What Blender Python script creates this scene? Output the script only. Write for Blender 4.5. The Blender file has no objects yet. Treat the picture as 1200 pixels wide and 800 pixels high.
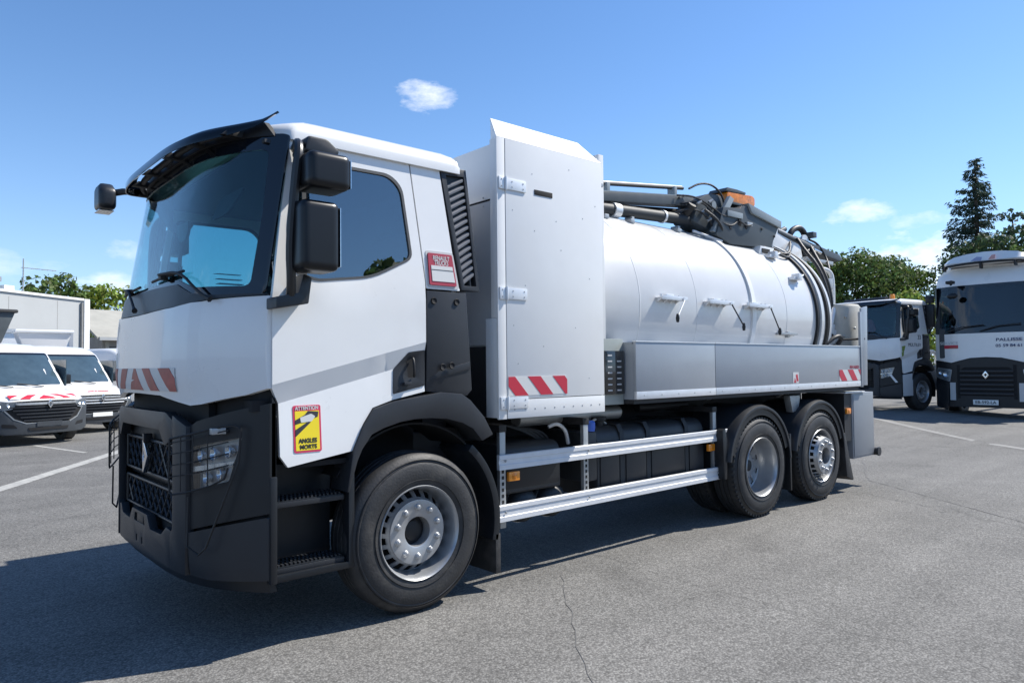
import bpy, bmesh, math, random
from mathutils import Vector, Matrix, noise
R = math.radians
PI = math.pi
random.seed(7)
C = bpy.context.scene
COL = C.collection

# ---------------------------------------------------------------- camera, sky, sun, exposure
YAW, PITCH, ROLL = 0.7173, 0.0347, -0.0106
CAM = Vector((-2.639, -3.9452, 1.6007))
fw = Vector((math.sin(YAW)*math.cos(PITCH), math.cos(YAW)*math.cos(PITCH), math.sin(PITCH)))
rt = Vector((math.cos(YAW), -math.sin(YAW), 0)); up = rt.cross(fw)
rt2 = rt*math.cos(ROLL)+up*math.sin(ROLL); up2 = -rt*math.sin(ROLL)+up*math.cos(ROLL)
cd = bpy.data.cameras.new('camera'); cam = bpy.data.objects.new('camera', cd); COL.objects.link(cam)
cd.sensor_width = 36; cd.lens = 836.26/1200*36; cd.clip_start = 0.05; cd.clip_end = 3000
cam.matrix_world = Matrix(((rt2.x, up2.x, -fw.x, CAM.x), (rt2.y, up2.y, -fw.y, CAM.y), (rt2.z, up2.z, -fw.z, CAM.z), (0, 0, 0, 1)))
C.camera = cam

SUN = Vector((0.80, -0.30, 1.0)).normalized()
sd = bpy.data.lights.new('sun', 'SUN'); sd.energy = 5.0; sd.angle = R(0.5); sd.color = (1.0, 0.955, 0.88)
so = bpy.data.objects.new('sun', sd); COL.objects.link(so)
so.rotation_euler = SUN.to_track_quat('Z', 'Y').to_euler(); so.location = (20, -10, 30)

world = bpy.data.worlds.new('World'); C.world = world; world.use_nodes = True
wn = world.node_tree; wn.nodes.clear(); WL = wn.links
def wnode(t, **kw):
    n = wn.nodes.new(t)
    for k, v in kw.items(): setattr(n, k, v)
    return n
sky = wnode('ShaderNodeTexSky', sky_type='NISHITA', sun_disc=False)
sky.sun_elevation = math.asin(SUN.z); sky.sun_rotation = math.atan2(SUN.x, SUN.y)
sky.altitude = 200; sky.air_density = 1.0; sky.dust_density = 0.15; sky.ozone_density = 4.0
tc = wnode('ShaderNodeTexCoord')
nz = wnode('ShaderNodeTexNoise'); nz.inputs['Scale'].default_value = 15; nz.inputs['Detail'].default_value = 7; nz.inputs['Roughness'].default_value = 0.62
mp = wnode('ShaderNodeMapping'); mp.inputs['Scale'].default_value = (1, 1, 2.4)
WL.new(tc.outputs['Generated'], mp.inputs['Vector']); WL.new(mp.outputs['Vector'], nz.inputs['Vector'])
def wmath(op, a, b=None, clamp=False):
    n = wnode('ShaderNodeMath', operation=op); n.use_clamp = clamp
    for i, v in enumerate((a, b)):
        if v is None: continue
        if isinstance(v, (int, float)): n.inputs[i].default_value = v
        else: WL.new(v, n.inputs[i])
    return n.outputs[0]
def wdot(vec):
    n = wnode('ShaderNodeVectorMath', operation='DOT_PRODUCT'); WL.new(tc.outputs['Generated'], n.inputs[0]); n.inputs[1].default_value = vec
    return n.outputs['Value']
total = None
# azimuth (from +Y toward +X), elevation, half width, half height, strength : small fair-weather clouds
CLOUDS = [(34.4, 20.7, 2.5, 1.25, .70), (67.6, 10.7, 2.9, .85, .6), (71.0, 9.9, 2.2, .6, .45), (70.5, 6.6, 6.0, 2.2, .85), (57.0, 7.2, 3.0, 1.2, .5),
          (12.4, 8.3, 1.6, .8, .45), (11.8, 6.2, 2.4, 1.2, .6), (3.6, 7.0, 6.0, 1.3, .30), (40, 3.8, 26.0, 2.0, .4), (120, 14, 14, 3.2, .7), (175, 18, 12, 3, .7), (230, 12, 18, 4, .7), (300, 16, 14, 3, .6)]
for az, el, a, b, st in CLOUDS:
    az, el, a, b = R(az), R(el), R(a), R(b)
    c = Vector((math.sin(az)*math.cos(el), math.cos(az)*math.cos(el), math.sin(el)))
    r_ = Vector((math.cos(az), -math.sin(az), 0)); u_ = r_.cross(c)
    du = wmath('POWER', wmath('DIVIDE', wdot(r_), math.sin(a)), 2.0); dv = wmath('POWER', wmath('DIVIDE', wdot(u_), math.sin(b)), 2.0)
    m = wmath('SUBTRACT', 1.0, wmath('ADD', du, dv))
    m = wmath('ADD', m, wmath('MULTIPLY', wmath('SUBTRACT', nz.outputs['Fac'], 0.54), 5.2))
    m = wmath('MULTIPLY', m, 0.75, True)
    m = wmath('MULTIPLY', wmath('MULTIPLY', m, st), wmath('GREATER_THAN', wdot(c), 0.5))
    total = m if total is None else wmath('MAXIMUM', total, m)
mx = wnode('ShaderNodeMix', data_type='RGBA')
WL.new(total, mx.inputs['Factor'])
WL.new(sky.outputs['Color'], mx.inputs['A']); mx.inputs['B'].default_value = (8.6, 8.9, 9.4, 1)
sx = wnode('ShaderNodeSeparateXYZ'); WL.new(tc.outputs['Generated'], sx.inputs[0])
hz = wmath('MULTIPLY', wmath('POWER', wmath('SUBTRACT', 1.0, wmath('ABSOLUTE', sx.outputs['Z'])), 7.0), .85)
mh = wnode('ShaderNodeMix', data_type='RGBA'); WL.new(hz, mh.inputs['Factor']); hs_ = wnode('ShaderNodeHueSaturation'); hs_.inputs['Hue'].default_value = .502; hs_.inputs['Saturation'].default_value = 1.13; hs_.inputs['Value'].default_value = 1.28; WL.new(sky.outputs['Color'], hs_.inputs['Color']); WL.new(hs_.outputs['Color'], mh.inputs['A']); mh.inputs['B'].default_value = (3.7, 5.4, 8.4, 1)
WL.new(mh.outputs['Result'], mx.inputs['A'])
bg = wnode('ShaderNodeBackground'); bg.inputs['Strength'].default_value = 0.100
wo = wnode('ShaderNodeOutputWorld')
WL.new(mx.outputs['Result'], bg.inputs['Color']); WL.new(bg.outputs['Background'], wo.inputs['Surface'])
C.view_settings.view_transform = 'Standard'; C.view_settings.look = 'None'; C.view_settings.gamma = 1; C.view_settings.exposure = 0.55
C.view_settings.use_curve_mapping = False
C.cycles.max_bounces = 8; C.cycles.transparent_max_bounces = 12

# ---------------------------------------------------------------- materials
MATS = {}
def mat(name, col, rough=0.5, metal=0.0, coat=0.0, spec=0.5, var=0.0, vscale=3.0, bump=0.0, bscale=60.0, emit=None, dirt=None):
    m = bpy.data.materials.new(name); m.use_nodes = True; nt = m.node_tree; b = nt.nodes['Principled BSDF']
    b.inputs['Base Color'].default_value = (*col, 1); b.inputs['Roughness'].default_value = rough; b.inputs['Metallic'].default_value = metal
    b.inputs['Coat Weight'].default_value = coat; b.inputs['Coat Roughness'].default_value = 0.04; b.inputs['Specular IOR Level'].default_value = spec
    L = nt.links; tcn = nt.nodes.new('ShaderNodeTexCoord')
    if var > 0:
        n = nt.nodes.new('ShaderNodeTexNoise'); n.inputs['Scale'].default_value = vscale; n.inputs['Detail'].default_value = 8; n.inputs['Roughness'].default_value = .65
        L.new(tcn.outputs['Object'], n.inputs['Vector'])
        r = nt.nodes.new('ShaderNodeMapRange'); r.inputs['From Min'].default_value = .3; r.inputs['From Max'].default_value = .7
        r.inputs['To Min'].default_value = 1-var; r.inputs['To Max'].default_value = 1+var*.5
        L.new(n.outputs['Fac'], r.inputs['Value'])
        x = nt.nodes.new('ShaderNodeVectorMath'); x.operation = 'SCALE'; x.inputs[0].default_value = col
        L.new(r.outputs['Result'], x.inputs['Scale']); last = x.outputs['Vector']
        if dirt:
            n3 = nt.nodes.new('ShaderNodeTexNoise'); n3.inputs['Scale'].default_value = 7; n3.inputs['Detail'].default_value = 9
            L.new(tcn.outputs['Object'], n3.inputs['Vector'])
            r3 = nt.nodes.new('ShaderNodeMapRange'); r3.inputs['From Min'].default_value = .52; r3.inputs['From Max'].default_value = .75; r3.inputs['To Max'].default_value = dirt[3]
            L.new(n3.outputs['Fac'], r3.inputs['Value'])
            mm = nt.nodes.new('ShaderNodeMix'); mm.data_type = 'RGBA'; L.new(r3.outputs['Result'], mm.inputs['Factor']); L.new(last, mm.inputs['A']); mm.inputs['B'].default_value = (*dirt[:3], 1)
            last = mm.outputs['Result']
        L.new(last, b.inputs['Base Color'])
        rr = nt.nodes.new('ShaderNodeMapRange'); rr.inputs['To Min'].default_value = max(rough-.1*min(1, var*6), .02); rr.inputs['To Max'].default_value = min(rough+.1*min(1, var*6), 1)
        L.new(n.outputs['Fac'], rr.inputs['Value']); L.new(rr.outputs['Result'], b.inputs['Roughness'])
    if bump > 0:
        n2 = nt.nodes.new('ShaderNodeTexNoise'); n2.inputs['Scale'].default_value = bscale; n2.inputs['Detail'].default_value = 4
        L.new(tcn.outputs['Object'], n2.inputs['Vector'])
        bp = nt.nodes.new('ShaderNodeBump'); bp.inputs['Strength'].default_value = bump; bp.inputs['Distance'].default_value = .01
        L.new(n2.outputs['Fac'], bp.inputs['Height']); L.new(bp.outputs['Normal'], b.inputs['Normal'])
    if emit:
        b.inputs['Emission Color'].default_value = (*emit[:3], 1); b.inputs['Emission Strength'].default_value = emit[3]
    MATS[name] = m; return m
def glass(name, tint, gloss=1.0, rough=0.0, f0=.05):
    m = bpy.data.materials.new(name); m.use_nodes = True; nt = m.node_tree; nt.nodes.clear(); L = nt.links
    t = nt.nodes.new('ShaderNodeBsdfTransparent'); t.inputs['Color'].default_value = (*tint, 1)
    g = nt.nodes.new('ShaderNodeBsdfGlossy'); g.inputs['Roughness'].default_value = rough; g.inputs['Color'].default_value = (gloss, gloss, gloss, 1)
    ge = nt.nodes.new('ShaderNodeNewGeometry'); dt = nt.nodes.new('ShaderNodeVectorMath'); dt.operation = 'DOT_PRODUCT'
    L.new(ge.outputs['Incoming'], dt.inputs[0]); L.new(ge.outputs['Normal'], dt.inputs[1])
    def ma(op, a, b=0.0):
        n = nt.nodes.new('ShaderNodeMath'); n.operation = op
        for i, v in enumerate((a, b)):
            if isinstance(v, float): n.inputs[i].default_value = v
            else: L.new(v, n.inputs[i])
        return n.outputs[0]
    fres = ma('ADD', ma('MULTIPLY', ma('POWER', ma('SUBTRACT', 1.0, ma('ABSOLUTE', dt.outputs['Value'])), 5.0), .94-f0), f0)
    x = nt.nodes.new('ShaderNodeMixShader'); o = nt.nodes.new('ShaderNodeOutputMaterial')
    L.new(fres, x.inputs[0]); L.new(t.outputs[0], x.inputs[1]); L.new(g.outputs[0], x.inputs[2]); L.new(x.outputs[0], o.inputs[0])
    MATS[name] = m; return m
mat('white_paint', (.77, .765, .745), .28, 0, .5, var=.04, vscale=2)
mat('white_panel', (.74, .74, .725), .36, 0, .3, var=.06, vscale=1.1, bump=.10, bscale=1.6)
mat('tank_paint', (.64, .64, .63), .30, 0, .5, var=.06, vscale=1.6, bump=.16, bscale=2.2)
mat('van_white', (.70, .70, .69), .35, 0, .5, var=.03)
mat('silver_paint', (.31, .335, .365), .38, .12, .25, var=.05, vscale=4)
mat('grey_box', (.26, .275, .295), .45, .2, 0, var=.06)
mat('rail_white', (.66, .67, .68), .45, .05, var=.08, vscale=10)
mat('aluminium', (.72, .73, .74), .42, .4, var=.08, vscale=12)
mat('zinc', (.42, .43, .43), .5, .7, var=.15, vscale=14)
mat('rim_dark', (.16, .165, .17), .45, .6)
mat('steel_rim', (.38, .39, .40), .36, .55, var=.12, vscale=9)
mat('chrome', (.75, .75, .76), .15, 1)
mat('blue_faint', (.24, .30, .50), .4)
mat('red_faint', (.50, .27, .27), .4)
mat('plastic_dark', (.015, .017, .020), .36, spec=.35, var=.12, vscale=2.5, bump=.12, bscale=500)
mat('louvre_grey', (.19, .195, .21), .5)
mat('mirror_black', (.016, .017, .019), .35, bump=.1, bscale=400)
mat('plastic_grey', (.029, .031, .035), .38, spec=.35, var=.12, vscale=3, bump=.12, bscale=400)
mat('mirror_gloss', (.009, .010, .012), .32, spec=.35)
mat('gloss_black', (.012, .014, .017), .12, 0, .6)
mat('frit', (.006, .008, .012), .08, 0, .4)
mat('black', (.012, .012, .013), .6, var=.2)
mat('void', (.006, .006, .007), .8)
mat('rubber', (.026, .026, .027), .60, var=.30, vscale=9, bump=.22, bscale=70, dirt=(.10, .092, .08, .5))
mat('gasket', (.05, .053, .055), .5)
mat('crane_grey', (.052, .062, .068), .5, 0, 0, var=.15, vscale=6)
mat('crane_light', (.25, .28, .29), .45, .1, 0, var=.1)
mat('hose', (.014, .014, .015), .5, bump=.3, bscale=120)
mat('tank_black', (.032, .034, .037), .5, var=.2, bump=.2, bscale=150)
mat('chassis', (.018, .018, .02), .6, var=.3)
mat('red', (.50, .022, .045), .42)
mat('red_worn', (.42, .115, .09), .5, var=.25, vscale=14)
mat('red_dark', (.36, .03, .055), .45)
mat('white_reflect', (.62, .62, .60), .4)
mat('amber', (.85, .28, .02), .25, 0, .5)
mat('amber_dark', (.80, .23, .005), .3, 0, .2, var=.45, vscale=18)
mat('yellow', (.85, .66, .02), .4)
mat('sticker_magenta', (.60, .04, .10), .4)
mat('ink', (.03, .03, .035), .5)
mat('blue', (.05, .14, .55), .35)
mat('label_grey', (.5, .5, .5), .5)
mat('green_logo', (.18, .25, .03), .5)
mat('ink_blue', (.02, .04, .12), .5)
mat('lamp_inner', (.65, .70, .75), .15, .8)
mat('lamp_back', (.36, .38, .40), .28, .6)
mat('crack', (.12, .117, .112), .9)
mat('boom_black', (.022, .025, .028), .6, 0, 0, var=.15, vscale=5)
mat('interior', (.03, .034, .04), .7)
mat('dash', (.045, .05, .052), .6)
mat('beige_unit', (.45, .43, .37), .5, var=.15, vscale=6)
mat('wall_white', (.43, .44, .435), .7, var=.05, vscale=.6, bump=.1, bscale=4)
mat('wall_bright', (.80, .80, .79), .5, var=.04)
mat('wall_old', (.28, .27, .25), .8, var=.2)
mat('roof_grey', (.34, .33, .29), .8, var=.15, vscale=1.2)
mat('dark_opening', (.02, .022, .025), .5)
mat('van_dark', (.045, .05, .056), .45, var=.1)
mat('plate', (.75, .75, .72), .4)
mat('bark', (.07, .05, .035), .9, var=.3)
mat('patina', (.30, .33, .31), .5, var=.15)
glass('windscreen', (.66, .86, .88), f0=.045)
glass('side_glass', (.32, .48, .50), f0=.19)
glass('side_glass_far', (.52, .74, .78))
glass('lamp_glass', (.92, .94, .95))
glass('visor_tint', (.03, .055, .075))
glass('van_glass', (.42, .50, .55))
def leafmat(name, col):
    m = bpy.data.materials.new(name); m.use_nodes = True; nt = m.node_tree; L = nt.links; b = nt.nodes['Principled BSDF']
    b.inputs['Roughness'].default_value = .6; b.inputs['Specular IOR Level'].default_value = .25
    g = nt.nodes.new('ShaderNodeNewGeometry'); h = nt.nodes.new('ShaderNodeHueSaturation'); h.inputs['Color'].default_value = (*col, 1)
    r = nt.nodes.new('ShaderNodeMapRange'); r.inputs['To Min'].default_value = .55; r.inputs['To Max'].default_value = 1.5
    r2 = nt.nodes.new('ShaderNodeMapRange'); r2.inputs['To Min'].default_value = .47; r2.inputs['To Max'].default_value = .52
    L.new(g.outputs['Random Per Island'], r.inputs['Value']); L.new(r.outputs[0], h.inputs['Value']); L.new(g.outputs['Random Per Island'], r2.inputs['Value']); L.new(r2.outputs[0], h.inputs['Hue'])
    L.new(h.outputs[0], b.inputs['Base Color'])
    t = nt.nodes.new('ShaderNodeBsdfTranslucent'); L.new(h.outputs[0], t.inputs['Color'])
    x = nt.nodes.new('ShaderNodeMixShader'); x.inputs[0].default_value = .3; o = nt.nodes['Material Output']
    L.new(b.outputs[0], x.inputs[1]); L.new(t.outputs[0], x.inputs[2]); L.new(x.outputs[0], o.inputs[0]); MATS[name] = m
leafmat('leaf_mid', (.105, .155, .042)); leafmat('leaf_light', (.21, .27, .05)); leafmat('leaf_dark', (.055, .088, .035)); leafmat('leaf_conifer', (.055, .085, .055)); leafmat('leaf_olive', (.14, .17, .065)); leafmat('leaf_silver', (.17, .20, .16))

# ---------------------------------------------------------------- mesh helpers
def fillet(poly, r, n=4):
    """round the corners of a closed 2-D polygon; r is one radius or one per corner"""
    out = []; N = len(poly)
    for i in range(N):
        p = Vector(poly[i]); a = Vector(poly[i-1]); b = Vector(poly[(i+1) % N])
        rr = r[i] if isinstance(r, (list, tuple)) else r
        u = a-p; v = b-p; lu, lv = u.length, v.length
        if rr <= 0 or lu < 1e-6 or lv < 1e-6: out.append((p.x, p.y)); continue
        d = min(rr, lu*.48, lv*.48); s = p+u/lu*d; e = p+v/lv*d
        for k in range(n+1):
            t = k/n; q = s*(1-t)**2+p*2*t*(1-t)+e*t*t
            out.append((q.x, q.y))
    return out
class MB:
    def __init__(s): s.v = []; s.f = []
    def add(s, vs, fs):
        o = len(s.v); s.v += [tuple(a) for a in vs]; s.f += [tuple(o+i for i in f) for f in fs]; return s
    def box(s, x0, x1, y0, y1, z0, z1, M=None):
        vs = [Vector((x, y, z)) for x in (x0, x1) for y in (y0, y1) for z in (z0, z1)]
        if M is not None: vs = [M @ a for a in vs]
        return s.add(vs, [(0, 1, 3, 2), (4, 6, 7, 5), (0, 4, 5, 1), (2, 3, 7, 6), (0, 2, 6, 4), (1, 5, 7, 3)])
    def prism(s, poly, plane, a, b):
        """poly in 2-D extruded from a to b: plane 'xz' (extrude y), 'yz' (extrude x), 'xy' (extrude z)"""
        def P(u, v, w): return {'xz': (u, w, v), 'yz': (w, u, v), 'xy': (u, v, w)}[plane]
        n = len(poly); vs = [P(u, v, a) for u, v in poly]+[P(u, v, b) for u, v in poly]
        return s.add(vs, [tuple(range(n)), tuple(range(2*n-1, n-1, -1))]+[(i, (i+1) % n, n+(i+1) % n, n+i) for i in range(n)])
    def cyl(s, p0, p1, r0, r1=None, n=20, caps=True):
        r1 = r0 if r1 is None else r1; p0 = Vector(p0); p1 = Vector(p1); d = (p1-p0).normalized()
        a = d.orthogonal().normalized(); b = d.cross(a)
        vs = [p+(a*math.cos(2*PI*k/n)+b*math.sin(2*PI*k/n))*r for p, r in ((p0, r0), (p1, r1)) for k in range(n)]
        fs = [(k, (k+1) % n, n+(k+1) % n, n+k) for k in range(n)]
        if caps: fs += [tuple(range(n-1, -1, -1)), tuple(range(n, 2*n))]
        return s.add(vs, fs)
    def tube(s, pts, r, n=10, closed=False, smooth=0):
        pts = [Vector(p) for p in pts]
        for _ in range(smooth):
            q = [] if closed else [pts[0]]
            m = len(pts)
            for i in range(m if closed else m-1):
                a, b = pts[i], pts[(i+1) % m]; q += [a*.75+b*.25, a*.25+b*.75]
            if not closed: q.append(pts[-1])
            pts = q
        N = len(pts); vs = []; prev = None
        for i, p in enumerate(pts):
            t = (pts[(i+1) % N]-pts[i-1]) if closed or 0 < i < N-1 else (pts[1]-pts[0] if i == 0 else pts[-1]-pts[-2])
            t.normalize()
            a = t.orthogonal().normalized() if prev is None else (prev-t*prev.dot(t)).normalized()
            prev = a; b = t.cross(a)
            rr = r[min(i, len(r)-1)] if isinstance(r, (list, tuple)) else r
            vs += [p+(a*math.cos(2*PI*k/n)+b*math.sin(2*PI*k/n))*rr for k in range(n)]
        fs = []
        for i in range(N if closed else N-1):
            j = (i+1) % N
            fs += [(i*n+k, i*n+(k+1) % n, j*n+(k+1) % n, j*n+k) for k in range(n)]
        if not closed: fs += [tuple(range(n-1, -1, -1)), tuple(range((N-1)*n, N*n))]
        return s.add(vs, fs)
    def lathe(s, prof, c, axis='y', n=64, closed=True, a0=0, a1=2*PI, skip=None):
        """prof: (radius, axial) list turned about an axis through c"""
        c = Vector(c); full = abs(a1-a0-2*PI) < 1e-6; m = n if full else n+1; P = len(prof); vs = []
        for k in range(m):
            t = a0+(a1-a0)*k/n; ct, st = math.cos(t), math.sin(t)
            for r, h in prof:
                vs.append(c+Vector({'y': (r*ct, h, r*st), 'x': (h, r*ct, r*st), 'z': (r*ct, r*st, h)}[axis]))
        fs = []
        for k in range(n):
            k2 = (k+1) % m
            for i in range(P if closed else P-1):
                j = (i+1) % P
                if skip and skip(k, i): continue
                fs.append((k*P+i, k*P+j, k2*P+j, k2*P+i))
        if not full and closed: fs += [tuple(range(P)), tuple(range((m-1)*P+P-1, (m-1)*P-1, -1))]
        return s.add(vs, fs)
    def loft(s, rings, caps=True, close=True):
        n = len(rings[0]); vs = [p for r_ in rings for p in r_]; fs = []
        for i in range(len(rings)-1):
            for k in range(n if close else n-1):
                fs.append((i*n+k, i*n+(k+1) % n, (i+1)*n+(k+1) % n, (i+1)*n+k))
        if caps: fs += [tuple(range(n-1, -1, -1)), tuple(range((len(rings)-1)*n, len(rings)*n))]
        return s.add(vs, fs)
    def ball(s, c, r, sc=(1, 1, 1), n=14, m=8):
        prof = [(r*math.sin(PI*k/m)+1e-5, -r*math.cos(PI*k/m)) for k in range(m+1)]
        o = MB().lathe(prof, (0, 0, 0), 'z', n, closed=False)
        return s.add([(c[0]+a*sc[0], c[1]+b*sc[1], c[2]+d*sc[2]) for a, b, d in o.v], o.f)
    def sheet(s, outline, mp, thick, holes=(), cu=(), cv=(), lines=()):
        """a flat outline (with holes) cut along u, v and slanted lines, laid onto the surface mp(u, v) and thickened by the vector thick"""
        bm = bmesh.new(); es = []
        for loop in [outline]+list(holes):
            vs = [bm.verts.new((u, v, 0)) for u, v in loop]
            es += [bm.edges.new((vs[i], vs[(i+1) % len(vs)])) for i in range(len(vs))]
        bmesh.ops.triangle_fill(bm, use_beauty=True, use_dissolve=False, edges=es, normal=(0, 0, 1))
        for co, no in [((u, 0, 0), (1, 0, 0)) for u in cu]+[((0, v, 0), (0, 1, 0)) for v in cv]+[((a[0], a[1], 0), (-(b[1]-a[1]), b[0]-a[0], 0)) for a, b in lines]:
            bmesh.ops.bisect_plane(bm, geom=bm.verts[:]+bm.edges[:]+bm.faces[:], plane_co=co, plane_no=no, dist=1e-5)
        bm.verts.index_update(); n = len(bm.verts); T = thick if callable(thick) else (lambda p: Vector(thick))
        P = [Vector(mp(v.co.x, v.co.y)) for v in bm.verts]
        vs = P+[p+T(p) for p in P]; fs = []
        for f in bm.faces:
            ix = [v.index for v in f.verts]; fs.append(tuple(ix)); fs.append(tuple(n+i for i in reversed(ix)))
        for e in bm.edges:
            if len(e.link_faces) == 1:
                a, b = e.verts[0].index, e.verts[1].index; fs.append((a, b, n+b, n+a))
        bm.free(); return s.add(vs, fs)
    def build(s, name, m, parent=None, bevel=0, smooth=35, loc=None, seg=2, recalc=True, kind=None, label=None):
        me = bpy.data.meshes.new(name); me.from_pydata(s.v, [], s.f)
        if recalc or bevel:
            bm = bmesh.new(); bm.from_mesh(me)
            if recalc: bmesh.ops.recalc_face_normals(bm, faces=bm.faces[:])
            if bevel:
                bmesh.ops.remove_doubles(bm, verts=bm.verts[:], dist=1e-6)
                ee = [e for e in bm.edges if len(e.link_faces) == 2 and e.calc_face_angle(0) > R(32)]
                bmesh.ops.bevel(bm, geom=ee, offset=bevel, segments=seg, profile=.6, affect='EDGES', clamp_overlap=True)
            bm.to_mesh(me); bm.free()
        if smooth:
            me.shade_smooth(); me.set_sharp_from_angle(angle=R(smooth))
        me.materials.append(MATS[m] if isinstance(m, str) else m)
        o = bpy.data.objects.new(name, me); COL.objects.link(o)
        if parent is not None: o.parent = parent
        if loc: o.location = loc
        if kind: o['kind'] = kind
        if label: o['label'] = label
        return o
def empty(name, label, cat, loc=(0, 0, 0), rz=0, group=None):
    o = bpy.data.objects.new(name, None); COL.objects.link(o); o.location = loc; o.rotation_euler = (0, 0, rz); o.empty_display_size = .3
    o['label'] = label; o['category'] = cat
    if group: o['group'] = group
    return o
def tag(o, label, cat, group=None):
    o['label'] = label; o['category'] = cat
    if group: o['group'] = group
    return o
def share(o, parent, loc=None, rot=None, scale=None):
    c = o.copy(); COL.objects.link(c); c.parent = parent
    if loc is not None: c.location = loc
    if rot is not None: c.rotation_euler = rot
    if scale is not None: c.scale = scale
    return c
def text(s, size, m, parent, M, name='lettering', depth=.0006, width=None, bold=0):
    cu = bpy.data.curves.new(name, 'FONT'); cu.body = s; cu.size = size; cu.extrude = depth; cu.align_x = 'CENTER'; cu.align_y = 'CENTER'; cu.offset = bold
    t = bpy.data.objects.new(name, cu); COL.objects.link(t)
    bpy.context.view_layer.update()
    me = bpy.data.meshes.new_from_object(t.evaluated_get(bpy.context.evaluated_depsgraph_get()))
    COL.objects.unlink(t); bpy.data.objects.remove(t)
    if width:
        xs = [v.co.x for v in me.vertices]; k = width/(max(xs)-min(xs)); me.transform(Matrix.Diagonal((k, 1, 1, 1)))
    me.transform(M); me.materials.clear(); me.materials.append(MATS[m])
    o = bpy.data.objects.new(name, me); COL.objects.link(o); o.parent = parent; return o
def frame_near(x, y, z):      # lettering that reads from the near side (-y): text x -> +x, text y -> +z
    return Matrix(((1, 0, 0, x), (0, 0, -1, y), (0, 1, 0, z), (0, 0, 0, 1)))
def frame_front(x, y, z):     # lettering that reads from the front (-x): text x -> -y, text y -> +z
    return Matrix(((0, 0, -1, x), (-1, 0, 0, y), (0, 1, 0, z), (0, 0, 0, 1)))
def lin(a, b, n): return [a+(b-a)*i/n for i in range(n+1)]
def chevrons(outer, n, mp, parent, thick, mir=None, slant=.5, matr='red', matw='white_reflect', name='red_stripe', cu=None, cv=()):
    
    """a reflective plate u0..u1 x v0..v1 with slanted stripes; each stripe is a part"""
    u0, u1, v0, v1 = outer; T = Vector(thick)
    MB().sheet([(u0, v0), (u1, v0), (u1, v1), (u0, v1)], mp, thick, cu=cu or lin(u0, u1, 6)[1:-1], cv=cv).build('reflective_plate', matw, parent)
    w = (u1-u0)/n; h = (v1-v0)*slant
    mid = (u0+u1)/2
    mp2 = lambda u, v: Vector(mp(u, v))-T.normalized()*.002
    def clip(pts, lo, hi):
        for side, lim in ((1, lo), (-1, hi)):
            out = []
            for q in range(len(pts)):
                p, r_ = pts[q], pts[(q+1) % len(pts)]
                ip, ir = side*(p[0]-lim) >= 0, side*(r_[0]-lim) >= 0
                if ip: out.append(p)
                if ip != ir:
                    t = (lim-p[0])/(r_[0]-p[0]); out.append((lim, p[1]+(r_[1]-p[1])*t))
            pts = out
            if not pts: break
        return pts
    todo = []
    if mir is None:
        a = u0-w
        while a < u1+h:
            todo.append((clip([(a-h/2, v1), (a+w/2-h/2, v1), (a+w/2+h/2, v0), (a+h/2, v0)], u0, u1))); a += w
    else:
        b = mid+h/2
        while b > u0-h:
            a = b-w/2; todo.append(clip([(a+h/2, v1), (b+h/2, v1), (b-h/2, v0), (a-h/2, v0)], u0, mid)); b -= w
        todo += [[(2*mid-p[0], p[1]) for p in reversed(t)] for t in todo]
    for pts in todo:
        if len(pts) > 2 and max(p[0] for p in pts)-min(p[0] for p in pts) > .004:
            clean = [p for q, p in enumerate(pts) if (Vector(p)-Vector(pts[q-1])).length > 1e-4]
            if len(clean) > 2: MB().sheet(clean, mp2, thick, cu=cu or lin(u0, u1, 6)[1:-1], cv=cv).build(name, matr, parent)

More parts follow.
